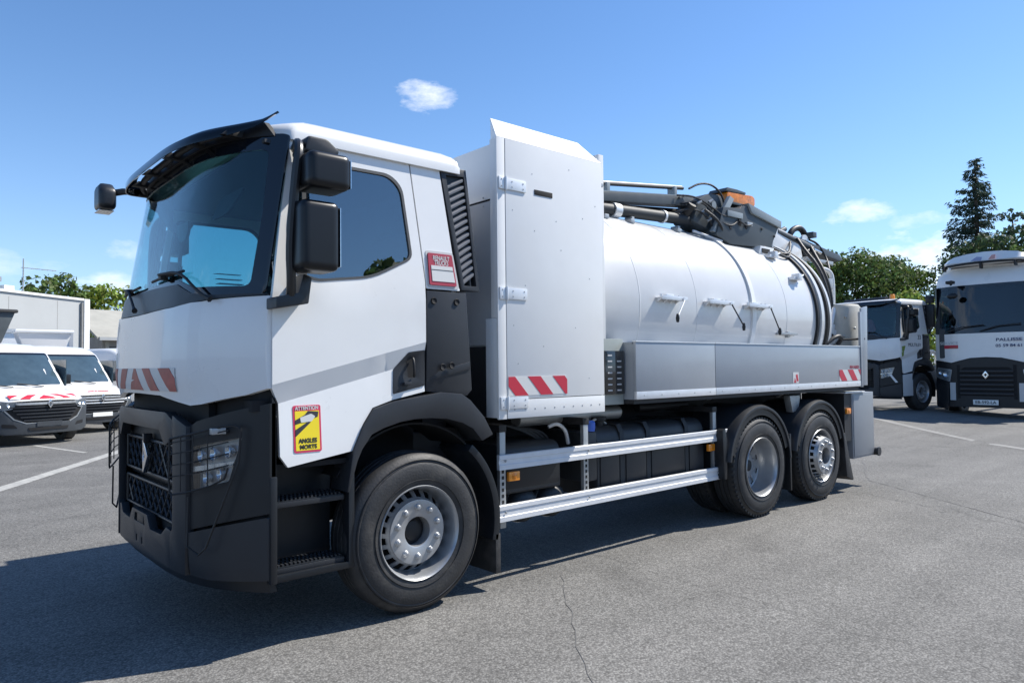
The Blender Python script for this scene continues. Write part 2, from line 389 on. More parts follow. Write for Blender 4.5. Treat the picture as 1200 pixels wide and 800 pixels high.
# ---------------------------------------------------------------- ground
def gz(x, y):
    t = min(max((x-9)/9, 0), 1); t = t*t*(3-2*t); s = min(max((y-0.5)/3.5, 0), 1)
    return t*(.03+.22*s)
def ground():
    g = MB(); xs = [-400, -150, -60, -30]+[-20+i*1.0 for i in range(66)]+[50, 70, 100, 160, 400, 900]; ys = [-300, -120, -60, -30]+[-15+i*1.0 for i in range(70)]+[60, 80, 120, 250, 900]
    n = len(ys); g.v = [(x, y, gz(x, y)) for x in xs for y in ys]
    g.f = [(i*n+j, (i+1)*n+j, (i+1)*n+j+1, i*n+j+1) for i in range(len(xs)-1) for j in range(n-1)]
    m = bpy.data.materials.new('asphalt'); m.use_nodes = True; nt = m.node_tree; L = nt.links; b = nt.nodes['Principled BSDF']; tcn = nt.nodes.new('ShaderNodeTexCoord')
    def nn(sc, det=5, ro=.6, off=0):
        x = nt.nodes.new('ShaderNodeTexNoise'); x.inputs['Scale'].default_value = sc; x.inputs['Detail'].default_value = det; x.inputs['Roughness'].default_value = ro; L.new(tcn.outputs['Object'], x.inputs['Vector']); return x.outputs['Fac']
    def rng(v, a, b_, c, d):
        x = nt.nodes.new('ShaderNodeMapRange'); 
        for k, q in zip(('From Min', 'From Max', 'To Min', 'To Max'), (a, b_, c, d)): x.inputs[k].default_value = q
        L.new(v, x.inputs['Value']); return x.outputs[0]
    def mul(a, c):
        x = nt.nodes.new('ShaderNodeMath'); x.operation = 'MULTIPLY'; L.new(a, x.inputs[0])
        if isinstance(c, float): x.inputs[1].default_value = c
        else: L.new(c, x.inputs[1])
        return x.outputs[0]
    vo = nt.nodes.new('ShaderNodeTexVoronoi'); vo.inputs['Scale'].default_value = 85; L.new(tcn.outputs['Object'], vo.inputs['Vector'])
    sep = nt.nodes.new('ShaderNodeSeparateColor'); L.new(vo.outputs['Color'], sep.inputs[0])
    stones = mul(rng(sep.outputs[0], 0, 1, .66, 1.32), rng(vo.outputs['Distance'], 0.2, .75, 1.08, .62))
    big = mul(mul(rng(nn(.35, 6, .6), .3, .7, .84, 1.12), rng(nn(2.3, 7, .7), .3, .7, .90, 1.08)), rng(nn(28, 4, .7), .3, .7, .84, 1.14))
    # fine cracks and tar seams
    v2 = nt.nodes.new('ShaderNodeTexVoronoi'); v2.feature = 'DISTANCE_TO_EDGE'; v2.inputs['Scale'].default_value = .16
    nv = nt.nodes.new('ShaderNodeTexNoise'); nv.inputs['Scale'].default_value = 1.3; nv.inputs['Detail'].default_value = 8; L.new(tcn.outputs['Object'], nv.inputs['Vector'])
    av = nt.nodes.new('ShaderNodeMixRGB'); av.inputs[0].default_value = .35; L.new(tcn.outputs['Object'], av.inputs[1]); L.new(nv.outputs['Color'], av.inputs[2]); L.new(av.outputs[0], v2.inputs['Vector'])
    crack = rng(v2.outputs['Distance'], .0, .0025, .78, 1.0)
    stain = rng(nn(.9, 3, .5), .62, .72, 1.0, .82); mp_ = nt.nodes.new('ShaderNodeMapping'); mp_.inputs['Scale'].default_value = (.12, 1.6, 1); mp_.inputs['Rotation'].default_value = (0, 0, .5); L.new(tcn.outputs['Object'], mp_.inputs['Vector'])
    tn = nt.nodes.new('ShaderNodeTexNoise'); tn.inputs['Scale'].default_value = 1.2; tn.inputs['Detail'].default_value = 5; L.new(mp_.outputs['Vector'], tn.inputs['Vector'])
    track = rng(tn.outputs['Fac'], .35, .65, .90, 1.09)
    spots = rng(nn(3.7, 2, .5), .73, .78, 1.0, .72)
    tot = mul(mul(mul(mul(mul(stones, big), crack), stain), track), spots)
    sc = nt.nodes.new('ShaderNodeVectorMath'); sc.operation = 'SCALE'; sc.inputs[0].default_value = (.188, .182, .170); L.new(tot, sc.inputs['Scale'])
    L.new(sc.outputs['Vector'], b.inputs['Base Color']); b.inputs['Roughness'].default_value = .85; b.inputs['Specular IOR Level'].default_value = .3
    bp = nt.nodes.new('ShaderNodeBump'); bp.inputs['Strength'].default_value = .38; bp.inputs['Distance'].default_value = .006; L.new(vo.outputs['Distance'], bp.inputs['Height']); bp.invert = True
    L.new(bp.outputs['Normal'], b.inputs['Normal']); MATS['asphalt'] = m
    o = g.build('ground', 'asphalt', smooth=60, kind='structure', recalc=False)
ground()
def linemat():
    m = bpy.data.materials.new('worn_line'); m.use_nodes = True; nt = m.node_tree; L = nt.links; b = nt.nodes['Principled BSDF']; tcn = nt.nodes.new('ShaderNodeTexCoord')
    n = nt.nodes.new('ShaderNodeTexNoise'); n.inputs['Scale'].default_value = 6; n.inputs['Detail'].default_value = 10; n.inputs['Roughness'].default_value = .8; L.new(tcn.outputs['Object'], n.inputs['Vector'])
    r = nt.nodes.new('ShaderNodeMapRange'); r.inputs['From Min'].default_value = .38; r.inputs['From Max'].default_value = .62; L.new(n.outputs['Fac'], r.inputs['Value'])
    x = nt.nodes.new('ShaderNodeMix'); x.data_type = 'RGBA'; L.new(r.outputs[0], x.inputs['Factor']); x.inputs['A'].default_value = (.26, .255, .24, 1); x.inputs['B'].default_value = (.44, .43, .39, 1)
    L.new(x.outputs['Result'], b.inputs['Base Color']); b.inputs['Roughness'].default_value = .8; MATS['worn_line'] = m
linemat()
mat('faint_line', (.245, .238, .222), .85, var=.25, vscale=5)
def road_line(pts, w, name='road_marking', m='worn_line', h=.004):
    g = MB(); vs = []; n = 24; (x0, y0), (x1, y1) = pts; L = math.hypot(x1-x0, y1-y0); nx, ny = -(y1-y0)/L, (x1-x0)/L
    rnd = random.Random(int(x0*100))
    for i in range(n+1):
        t = i/n; x = x0+(x1-x0)*t; y = y0+(y1-y0)*t
        for s_ in (-1, 1):
            k = w/2*(1+.08*rnd.uniform(-1, 1)); px, py = x+nx*k*s_, y+ny*k*s_; vs.append((px, py, gz(px, py)+h))
    g.v = vs; g.f = [(2*i, 2*i+2, 2*i+3, 2*i+1) for i in range(n)]
    return g.build(name, m, kind='structure', recalc=False, smooth=0)
road_line([(-3.6, 4.5), (1.2, 12.5)], .22)
for k in range(4): road_line([(-.26-2.45*k, 14.5-.55*k), (.28-2.45*k, 12.1-.55*k)], .09)
road_line([(2.7, 15.1), (3.3, 12.6)], .09)
road_line([(19.2, 7.4), (9.5, -4.2)], .20, m='faint_line')
def crack(pts, w, seed):
    rnd = random.Random(seed); P = []
    for (a, b) in zip(pts, pts[1:]):
        n = int(math.hypot(b[0]-a[0], b[1]-a[1])/.12)
        P += [(a[0]+(b[0]-a[0])*i/n+rnd.gauss(0, .012), a[1]+(b[1]-a[1])*i/n+rnd.gauss(0, .012)) for i in range(n)]
    g = MB(); vs = []
    for i, (x, y) in enumerate(P):
        q = P[min(i+1, len(P)-1)]; r_ = P[max(i-1, 0)]; dx, dy = q[0]-r_[0], q[1]-r_[1]; L = math.hypot(dx, dy) or 1; k = w/2*(.3+rnd.random()*1.1)
        for s_ in (-1, 1): px, py = x-dy/L*k*s_, y+dx/L*k*s_; vs.append((px, py, gz(px, py)+.003))
    g.v = vs; g.f = [(2*i, 2*i+2, 2*i+3, 2*i+1) for i in range(len(P)-1)]
    g.build('ground_crack', 'crack', kind='structure', recalc=False, smooth=0)
crack([(14.0, 3.2), (9.5, 1.2), (7.45, .27), (5.86, -1.89), (4.6, -3.6)], .015, 1); crack([(1.31, .05), (.75, -.6), (.12, -1.36), (-.2, -2.4)], .006, 2)

# ---------------------------------------------------------------- the cab shape (shared by both trucks of this model)
def fx(y, z, off=0.0):
    c = -1.38-off
    if z > 1.95: c += (z-1.95)*.17
    s = min(abs(y-1.25)/1.25, 1)
    return c+.37*s**4
def fmap(off=0.0): return lambda y, z: (fx(y, z, off), y, z)
def side_in(x, z):
    d = 0.0
    if z > 2.05: d += (z-2.05)*.075
    zl = 1.40+.247*(x+.96); zu = 1.51+.247*(x+1.0)
    if x < .1:
        if zl <= z < zu: d += .036*(zu-z)/(zu-zl)
        elif z < zl: d += .036*max(0, (z-1.02)/(zl-1.02))**1.3*.9
    return d
def smap(off=0.0, far=False):
    if far: return lambda x, z: (x, 2.5-side_in(x, z)+off, z)
    return lambda x, z: (x, side_in(x, z)-off, z)
CY = [0.02, .05, .1, .16, .23, .32, .42, .55, .7, .9, 1.1, 1.25, 1.4, 1.6, 1.8, 1.95, 2.08, 2.18, 2.27, 2.34, 2.4, 2.45, 2.48]
BL = [((-1.0, 1.39), (0, 1.637)), ((-1.0, 1.51), (0, 1.757))]
INF = (.035, 0, 0)

def wheel(parent, x, kind, y0=0.0, far=False, z=.52, tyre_only=None):
    """a wheel part (hub mesh) with tyre, rim and nuts as sub-parts; built facing -y at the origin, then placed"""
    if kind not in WH:
        tp = [(.292, .04), (.300, .014), (.33, .004), (.385, -.004), (.44, .0), (.455, .008), (.462, .006), (.487, .018), (.505, .034), (.517, .052), (.520, .075), (.520, .100), (.508, .103), (.508, .111), (.520, .114), (.520, .150), (.508, .153), (.508, .161), (.520, .164),
              (.520, .200), (.508, .203), (.508, .211), (.520, .214), (.518, .25), (.505, .28), (.46, .30), (.40, .308), (.30, .29), (.285, .2)]
        ty = MB().lathe(tp, (0, 0, 0), 'y', 96)
        nb_ = 60
        for k in range(nb_ if kind != 'front' else 0):      # shoulder blocks of the tread
            a = 2*PI*k/nb_; ty.box(-.014, .014, .026, .058, .494, .5185, Matrix.Rotation(a, 4, 'Y'))
        for rr in (.345, .475): ty.lathe([(rr-.0015, .002), (rr-.001, -.0055 if rr < .4 else .010), (rr+.001, -.0055 if rr < .4 else .010), (rr+.0015, .002 if rr < .4 else .02)], (0, 0, 0), 'y', 80)
        rim = MB(); nuts = []
        if kind == 'front' or kind == 'tag':
            e = -.045 if kind == 'tag' else .045
            rim.lathe([(.306, .018), (.309, .008), (.304, .0), (.298, .006), (.290, .022), (.283, .05), (.276, .085), (.268, .12), (.268, .14), (.30, .14), (.30, .03)], (0, 0, 0), 'y', 96)
            rim.lathe([(.272, .135), (.264, .128), (.222, e+.030), (.212, e+.010), (.212, e+.022), (.222, e+.042), (.264, .140)], (0, 0, 0), 'y', 100, skip=lambda k, i: k % 5 in (1, 2, 3) and i in (1, 5))
            hub = MB().lathe([(.213, e+.012), (.209, e+.001), (.203, e), (.105, e), (.098, e+.004), (.094, e+.05), (.094, e+.10), (.213, e+.05)], (0, 0, 0), 'y', 72)
            cap = MB().lathe([(.0001, e+.05), (.05, e+.05), (.065, e+.055), (.068, e+.07), (.092, e+.075), (.092, e+.12), (.0001, e+.12)], (0, 0, 0), 'y', 40)
            back = MB().lathe([(.0001, .15), (.295, .15), (.295, .17), (.0001, .17)], (0, 0, 0), 'y', 40)
            nr, ny, ns = .160, e, .0215
        else:
            rim.lathe([(.306, .018), (.309, .008), (.304, .0), (.298, .006), (.290, .022), (.285, .05), (.281, .12), (.276, .17), (.262, .195), (.262, .21), (.29, .20), (.30, .03)], (0, 0, 0), 'y', 96)
            rim.lathe([(.263, .196), (.245, .205), (.17, .212), (.17, .222), (.245, .215), (.263, .206)], (0, 0, 0), 'y', 80, skip=lambda k, i: k % 8 in (2, 3, 4) and i in (1, 4))
            hub = MB().lathe([(.172, .213), (.168, .206), (.14, .2), (.125, .196), (.118, .180), (.105, .172), (.0001, .17), (.0001, .2), (.172, .226)], (0, 0, 0), 'y', 60)
            cap = MB().lathe([(.0001, .158), (.05, .158), (.06, .164), (.06, .173), (.0001, .173)], (0, 0, 0), 'y', 30)
            back = MB().lathe([(.0001, .26), (.285, .26), (.285, .28), (.0001, .28)], (0, 0, 0), 'y', 40)
            nr, ny, ns = .147, .203, .016
        nut = MB().lathe([(.0001, -.024), (ns*.55, -.023), (ns*.8, -.017), (ns*.86, -.008), (ns*1.0, -.006), (ns*1.15, 0), (ns*1.15, .004), (.0001, .004)], (0, 0, 0), 'y', 12)
        WH[kind] = dict(ty=ty, rim=rim, hub=hub, cap=cap, back=back, nut=nut, nr=nr, ny=ny, mesh={})
    W = WH[kind]
    if not W['mesh']:
        h = W['hub'].build('wheel', 'steel_rim', None)
        kids = [W['ty'].build('tyre', 'rubber', h), W['rim'].build('rim', 'steel_rim', h), W['cap'].build('hub_cap', 'black', h), W['back'].build('brake_drum', 'void', h)]
        for k in range(10):
            a = 2*PI*(k+.5)/10; kk = W['nut'].build('lug_nut', 'steel_rim', h) if k == 0 else share(n0, h)
            if k == 0: n0 = kk
            kk.location = (W['nr']*math.cos(a), W['ny'], W['nr']*math.sin(a)); kids.append(kk)
        W['mesh'] = dict(h=h, kids=kids); o = h
    else:
        o = W['mesh']['h'].copy(); COL.objects.link(o)
        for k in W['mesh']['kids']: share(k, o)
    o.parent = parent; o.location = (x, y0, z); o.rotation_euler = (0, 0, PI if far else 0)
    return o
WH = {}

def grille_bars(y0, y1, z0, z1, x, nd, r=.006):
    """diamond lattice of crossing bars filling a rectangle"""
    g = MB(); w = y1-y0; h = z1-z0; st = w/nd
    for s_ in (1, -1):
        k = -h
        u = y0-h*1.3
        while u < y1+h*1.3:
            # line from (u, z0) to (u+s*h*1.15, z1) clipped to the rectangle
            a = Vector((u, z0)); b = Vector((u+s_*h*1.0, z1)); t0, t1 = 0.0, 1.0; d = b-a
            for lim, sg in ((y0, 1), (y1, -1)):
                f0, f1 = sg*(a.x-lim), sg*(b.x-lim)
                if f0 < 0 and f1 < 0: t0 = 2; break
                if f0 < 0: t0 = max(t0, f0/(f0-f1))
                elif f1 < 0: t1 = min(t1, f0/(f0-f1))
            if t0 < t1-.02:
                p = a+d*t0; q = a+d*t1; P = Vector((x, p.x, p.y)); Q = Vector((x, q.x, q.y)); g.cyl(P, Q, r*1.2, n=5)
            u += st
    return g

def build_cab(root, o):
    """cab with bumper, mirrors, visor and interior; o: options (main = full detail)"""
    main = o.get('main', False)
    # ---- white front panel
    hb = [(0.012, 1.49), (.10, 1.455), (.36, 1.40), (.43, 1.392), (.58, 1.415), (.80, 1.445), (1.25, 1.45)]
    ht = [(1.25, 1.96), (1.0, 1.962), (.59, 1.972), (.33, 1.999), (.16, 2.010), (.012, 2.018)]
    hood = hb+[(2.5-a, b) for a, b in reversed(hb[:-1])]+[(2.5-a, b) for a, b in reversed(ht[1:])]+ht
    def hoodmap(y, z):
        e = min(y, 2.5-y); b = .022*min(max((e-.36)/.05, 0), 1); low = -.03*min(max((1.52-z)/.1, 0), 1)*(1 if e > .4 else .4)
        return (fx(y, z)-b-low*.6-.012*math.sin(min(max((z-1.45)/.5, 0), 1)*PI), y, z)
    MB().sheet(hood, hoodmap, INF, cu=CY+[.36, .41, 2.14, 2.09], cv=lin(1.42, 1.98, 7)).build('front_panel', 'white_paint', root, smooth=30)
    if main:
        chevrons((.53, 1.97, 1.472, 1.612), 4.5, lambda y, z: Vector(hoodmap(y, z))+Vector((-.006, 0, 0)), root, (.003, 0, 0), mir=1, slant=1.0, matr='red_worn', cu=CY, cv=lin(1.42, 1.98, 7))
    # ---- cowl and windscreen
    cw = [(.03, 2.022), (.16, 2.014), (.33, 2.003), (.6, 1.978), (1.25, 1.968)]; ct = [(1.25, 2.125), (.62, 2.115), (.45, 2.05), (.28, 2.03), (.03, 2.03)]
    cowl = cw+[(2.5-a, b) for a, b in reversed(cw[:-1])]+[(2.5-a, b) for a, b in reversed(ct[1:])]+ct
    MB().sheet(cowl, fmap(.01), (.03, 0, 0), cu=CY).build('cowl', 'plastic_grey', root)
    ws = fillet([(.035, 2.025), (.28, 2.022), (.45, 2.04), (.64, 2.10), (1.86, 2.10), (2.05, 2.04), (2.22, 2.022), (2.465, 2.025), (2.455, 2.985), (.045, 2.985)], .03)
    wi = fillet([(.10, 2.075), (.45, 2.085), (.64, 2.145), (1.86, 2.145), (2.05, 2.085), (2.40, 2.075), (2.40, 2.50), (2.38, 2.89), (.12, 2.89), (.10, 2.50)], .04)
    MB().sheet(ws, fmap(0), (.012, 0, 0), holes=[wi], cu=CY, cv=lin(2.1, 2.95, 6)).build('windscreen_border', 'frit', root, smooth=50)
    MB().sheet(wi, fmap(-.004), (.004, 0, 0), cu=CY, cv=lin(2.2, 2.8, 4)).build('windscreen', 'windscreen', root, smooth=60)
    # ---- bumper: black lower front
    def bump(y, z):
        e = min(y, 2.5-y); d = 0
        if z < .5: d = .05*((.5-z)/.2)**2
        return (fx(y, z)+d, y, z)
    for far in (False, True):
        q = (lambda l: [(2.5-a, b) for a, b in l]) if far else (lambda l: l)
        cor = [(.012, .41), (.30, .40), (.44, .41), (.45, .655), (.012, .765)]
        MB().sheet(q(fillet(cor, .01)), bump, INF, cu=CY, cv=[.45, .5, .6]).build('bumper_corner', 'plastic_grey', root)
        up = [(.012, .785), (.45, .672), (.45, 1.27), (.40, 1.30), (.012, 1.405)]
        lh = [(.135, 1.205), (.20, .975), (.465, .905), (.468, 1.135)]
        MB().sheet(q(up), fmap(-.012), INF, holes=[q(fillet([(.125, 1.215), (.19, .965), (.44, .90), (.44, 1.15)], .012))], cu=CY).build('headlight_surround', 'plastic_dark', root)
        st = [(.455, .41), (.62, .42), (.63, .62), (.60, .66), (.60, 1.20), (.62, 1.27), (.60, 1.33), (.455, 1.27)]
        MB().sheet(q(st), fmap(.012), (.05, 0, 0), cu=CY, cv=[.8, 1.0]).build('bumper_strut', 'plastic_grey', root, bevel=.004)
        lp = [(.125, 1.215), (.19, .965), (.44, .90), (.44, 1.15)]
        hl = MB().sheet(q(lp), fmap(-.06), (.06, 0, 0), cu=CY).build('headlight', 'lamp_back', root)
        g = MB().sheet(q(lp), fmap(-.008), (.004, 0, 0), cu=CY).build('headlight_glass', 'lamp_glass', hl)
        r_ = MB()
        for (yy, zz, rr) in ((.21, 1.13, .036), (.30, 1.115, .040), (.39, 1.10, .036), (.26, 1.00, .034), (.35, .975, .034)):
            if far: yy = 2.5-yy
            r_.lathe([(.004, .02), (rr*.6, .008), (rr, -.022), (rr*1.05, -.018), (rr*.6, .014), (.004, .026)], (fx(yy, zz)+.045, yy, zz), 'x', 18)
        r_.sheet(q([(.17, 1.078), (.18, 1.052), (.44, 1.005), (.44, 1.035)]), fmap(-.02), (.02, 0, 0), cu=CY)
        r_.build('headlight_reflector', 'lamp_inner', hl)
        # grille side blades
        bl = [(.07, .80), (.11, .79), (.24, 1.02), (.20, 1.03)] if not main else [(.235, .62), (.30, .615), (.335, .87), (.275, .88)]
        if not main: MB().sheet(q(bl), fmap(.004), (.02, 0, 0), cu=CY).build('light_blade', 'frit' if main else 'white_paint', root)
    # centre: frame arch, recess, grilles, tow panel, lip
    outer = [(.605, 1.19), (.60, 1.30), (.70, 1.345), (1.80, 1.345), (1.90, 1.30), (1.895, 1.19), (1.79, 1.14), (1.70, 1.235), (.80, 1.235), (.71, 1.14)]
    MB().sheet(fillet(outer, .02), fmap(.012), (.06, 0, 0), cu=CY).build('grille_frame', 'plastic_grey', root, bevel=.006)
    MB().box(-1.22, -1.18, .40, 2.10, .60, 1.47).build('grille_backing', 'void', root)
    MB().box(-1.28, -1.19, .62, 1.88, .865, .905).build('grille_crossbar', 'plastic_dark', root, bevel=.008)
    MB().box(-1.30, -1.20, .62, 1.88, 1.145, 1.24).build('grille_crossbar', 'black', root, bevel=.008)
    for (z0, z1) in ((.915, 1.135), (.665, .855)):
        fr = MB()
        for a, b in (((.66, z0), (1.84, z0)), ((1.84, z0), (1.84, z1)), ((1.84, z1), (.66, z1)), ((.66, z1), (.66, z0))):
            fr.cyl((-1.315, a[0], a[1]), (-1.315, b[0], b[1]), .011, n=8)
        gr = fr.build('grille', 'plastic_dark', root)
        if main: grille_bars(.67, 1.83, z0+.008, z1-.008, -1.305, 10, .0075).build('grille_lattice', 'plastic_grey', gr)
        else:
            for k in range(4): MB().box(-1.34, -1.28, .67, 1.83, z0+.03+k*.05, z0+.05+k*.05).build('grille_slat', 'plastic_dark', gr)
    # maker's lozenge emblem: an open diamond of four bevelled limbs
    oo = [(1.25, 1.15), (1.19, 1.035), (1.25, .92), (1.31, 1.035)]; ii = [(1.25, 1.075), (1.227, 1.035), (1.25, .995), (1.273, 1.035)]
    em = MB().sheet(oo, lambda y, z: (-1.366+.18*abs(y-1.25), y, z), (.03, 0, 0), holes=[ii], cu=[1.22, 1.28]); em.build('emblem', 'chrome', root, bevel=.006)
    MB().box(-1.365, -1.31, 1.23, 1.27, 1.12, 1.18).build('emblem_mount', 'plastic_dark', root, bevel=.004)
    tow = [(.625, .42), (1.875, .42), (1.875, .64), (1.80, .655), (1.72, .60), (1.50, .595), (1.43, .675), (1.07, .675), (1.0, .595), (.78, .60), (.70, .655), (.625, .64)]
    MB().sheet(tow, fmap(.004), (.05, 0, 0), holes=[fillet([(1.30, .47), (1.33, .47), (1.33, .515), (1.30, .515)], .01), fillet([(1.17, .47), (1.20, .47), (1.20, .515), (1.17, .515)], .01), fillet([(1.12, .60), (1.38, .60), (1.36, .655), (1.14, .655)], .01)], cu=CY).build('bumper_centre', 'plastic_grey', root, bevel=.005)
    MB().box(-1.38, -1.30, 1.17, 1.33, .58, .66).build('tow_pin_cover', 'plastic_dark', root, bevel=.01)
    MB().box(-1.30, -1.22, .62, 1.88, .44, .68).build('bumper_core', 'void', root)
    lip = [(.04, .335), (.5, .345), (1.25, .35), (2.0, .345), (2.46, .335), (2.46, .405), (1.25, .415), (.04, .405)]
    MB().sheet(lip, lambda y, z: (fx(y, z)+.035+(.41-z)*.35, y, z), (.04, 0, 0), cu=CY, cv=[.36, .385]).build('bumper_lip', 'plastic_dark', root)
    # dark fill behind the gap under the hood, corner side returns
    for far in (False, True):
        Y = (lambda y: 2.5-y) if far else (lambda y: y)
        MB().prism([(-1.0, .40), (-.975, .40), (-.975, 1.40), (-1.0, 1.44)], 'xz', Y(.012), Y(.05)).build('bumper_return', 'plastic_dark', root)
    MB().prism([(-.97, .04), (-.97, 2.46), (-1.05, 2.42), (-1.16, 2.2), (-1.20, 1.9), (-1.20, .6), (-1.16, .3), (-1.05, .08)], 'xy', .45, 1.98).build('front_bulkhead', 'void', root)
    # ---- sides
    door = [(-.868, 2.962), (-.94, 2.49), (-1.003, 2.02), (-1.003, 1.49), (-.955, 1.40), (-.955, 1.10), (-.91, 1.035), (-.50, 1.095), (-.42, 1.255), (-.35, 1.35), (-.20, 1.395), (.045, 1.44), (.045, 2.17), (-.04, 2.958)]
    win = fillet([(-.84, 2.86), (-.905, 2.42), (-.885, 2.165), (-.74, 2.115), (-.35, 2.165), (-.045, 2.315), (-.10, 2.79), (-.19, 2.865)], [.06, .05, .06, .05, .1, .05, .06, .08])
    def scale2(poly, d):
        cx = sum(a for a, b in poly)/len(poly); cz = sum(b for a, b in poly)/len(poly)
        return [(cx+(a-cx)*(1-d/abs(.45)), cz+(b-cz)*(1-d/.38)) for a, b in poly]
    for far in (False, True):
        ty = (0, -.03, 0) if far else (0, .03, 0); s0 = smap(0, far); s1 = smap(.004, far)
        d = MB().sheet(door, s0, ty, holes=[win], cu=lin(-1, 0, 8), cv=[1.1, 1.2, 1.3, 1.75, 1.9, 2.05, 2.3, 2.6], lines=BL).build('door', 'white_paint', root, smooth=11)
        MB().sheet(win, s1, ty, holes=[scale2(win, .018)], cv=[2.3, 2.6]).build('window_seal', 'gasket', d)
        MB().sheet(scale2(win, .017), smap(-.006, far), (0, -.004, 0) if far else (0, .004, 0), cv=[2.3, 2.6]).build('door_window', 'side_glass_far' if far else 'side_glass', d)
        # small quarter-light post of the window
        MB().sheet([(-.80, 2.86), (-.775, 2.86), (-.79, 2.13), (-.815, 2.135)], smap(.002, far), ty, cv=[2.3, 2.6]).build('window_post', 'gasket', d)
        hp = fillet([(-.20, 1.43), (-.19, 1.59), (-.085, 1.70), (.043, 1.715), (.043, 1.48)], .01)
        hd = MB().sheet(hp, smap(.006, far), (0, -.02, 0) if far else (0, .02, 0), holes=[fillet([(-.085, 1.53), (-.095, 1.65), (-.045, 1.67), (-.035, 1.54)], .012)]).build('handle_panel', 'plastic_grey', d, bevel=.003)
        MB().sheet([(-.085, 1.53), (-.095, 1.65), (-.045, 1.67), (-.035, 1.54)], smap(.0035, far), (0, -.01, 0) if far else (0, .01, 0)).build('handle_recess', 'void', d)
        h = MB(); yh = 2.5+.012 if far else -.012
        h.tube([(-.055, yh+(.02 if not far else -.02), 1.66), (-.06, yh, 1.64), (-.055, yh, 1.56), (-.045, yh+(.02 if not far else -.02), 1.54)], .009, 8, smooth=1); h.build('door_handle', 'black', d)
        if main and not far:
            MB().box(-.13, -.075, -.012, .01, 1.485, 1.505).build('lock_latch', 'plastic_grey', d, bevel=.003)
        # B corner
        bp = [(-.030, 2.962), (.205, 2.985), (.31, 2.19), (.335, 2.125), (.055, 2.125), (.055, 2.17)]
        MB().sheet(fillet(bp, .01), s0, ty, cv=[2.3, 2.6]).build('rear_corner_panel', 'white_paint', root)
        rim_ = fillet([(.065, 2.135), (.325, 2.135), (.285, 2.385), (.058, 2.385)], .02)
        if main and not far:
            bz = MB().sheet(rim_, s1, (0, .006, 0), holes=[scale2(rim_, 0)[:0] or fillet([(.075, 2.15), (.305, 2.15), (.272, 2.37), (.07, 2.37)], .015)]).build('placard_frame', 'label_grey', root)
            pl = MB().sheet(fillet([(.077, 2.152), (.30, 2.152), (.270, 2.368), (.072, 2.368)], .012), smap(.012), (0, .01, 0)).build('placard', 'red_dark', root)
            MB().sheet([(.098, 2.178), (.285, 2.178), (.268, 2.285), (.092, 2.285)], smap(.015), (0, .004, 0)).build('placard_note', 'white_reflect', pl)
            MB().sheet([(.096, 2.254), (.272, 2.254), (.271, 2.258), (.096, 2.258)], smap(.0165), (0, .002, 0)).build('placard_rule', 'ink', pl)
            text('RENAULT', .042, 'white_reflect', pl, frame_near(.178, side_in(.1, 2.34)-.0135, 2.336), width=.135, bold=.0008)
            text('TRUCKS', .042, 'white_reflect', pl, frame_near(.178, side_in(.1, 2.31)-.0135, 2.303), width=.115, bold=.0008)
        dp = [(.055, 2.112), (.385, 2.112), (.425, 1.44), (.38, 1.40), (.055, 1.44)]
        lpn = MB().sheet(dp, smap(.002, far), ty, cv=[1.75]).build('rear_lower_panel', 'plastic_grey', root, bevel=.003)
        MB().sheet([(.058, 1.555), (.405, 1.635), (.407, 1.585), (.058, 1.505)], smap(.0, far), (0, -.02, 0) if far else (0, -.010, 0)).build('trim_strip', 'plastic_grey', lpn, bevel=.003)
        for (a, b) in ((.11, 2.045), (.30, 2.045), (.17, 1.60), (.245, 1.61)):
            yy = 2.5 if far else 0
            MB().lathe([(.0001, 0), (.014, 0), (.020, -.004 if not far else .004), (.024, .004 if not far else -.004), (.0001, .006 if not far else -.006)], (a, yy+(-.004 if not far else .004)+(-.012 if not far and b < 1.8 else 0), b), 'y', 16).build('grommet', 'void', lpn)
        # air intake with louvres
        Y = (lambda y: 2.5-y) if far else (lambda y: y)
        lo = [(.212, 2.99), (.44, 3.00), (.505, 2.13), (.345, 2.13)]
        li = [(.262, 2.935), (.418, 2.945), (.478, 2.165), (.372, 2.165)]
        ai = MB().sheet(lo, smap(.004, far), (0, -.06, 0) if far else (0, .06, 0), holes=[li], cv=[2.5]).build('air_intake', 'plastic_grey', root, bevel=.004)
        MB().prism([(.22, 2.985), (.43, 2.99), (.49, 2.14), (.35, 2.14)], 'xz', Y(.09), Y(.30)).build('intake_duct', 'plastic_dark', ai)
        ns = 15 if main else 6
        for k in range(ns):
            z = 2.215+(2.885-2.215)*k/(ns-1); t = (z-2.165)/.78; xa = .372+(.262-.372)*t; xb = .478+(.418-.478)*t; yy = side_in(.4, z)+.006; hs = .36/ns
            up_ = .036; th_ = .62*.74/ns
            sec_ = lambda x, zz: [(x, Y(yy+.05), zz+th_*.9), (x, Y(yy+.004), zz+th_*.42), (x, Y(yy-.006), zz+th_*.1), (x, Y(yy-.003), zz-th_*.35), (x, Y(yy+.03), zz-th_*.45)]
            MB().loft([sec_(xa, z-up_), sec_(xb-.012, z+up_), [(x+.010, y_*.5+Y(yy+.03)*.5, zz) for x, y_, zz in sec_(xb-.012, z+up_+.005)]]).build('louvre', 'louvre_grey', ai, smooth=40)
        # gutter strip
        gt = [(-.87, 2.965), (-.03, 2.967), (.06, 3.0), (.20, 3.0), (.28, 2.985), (.28, 3.01), (.20, 3.03), (.05, 3.032), (-.04, 2.995), (-.87, 2.992)]
        MB().sheet(gt, smap(.008, far), (0, -.04, 0) if far else (0, .04, 0)).build('roof_gutter', 'gasket', root)
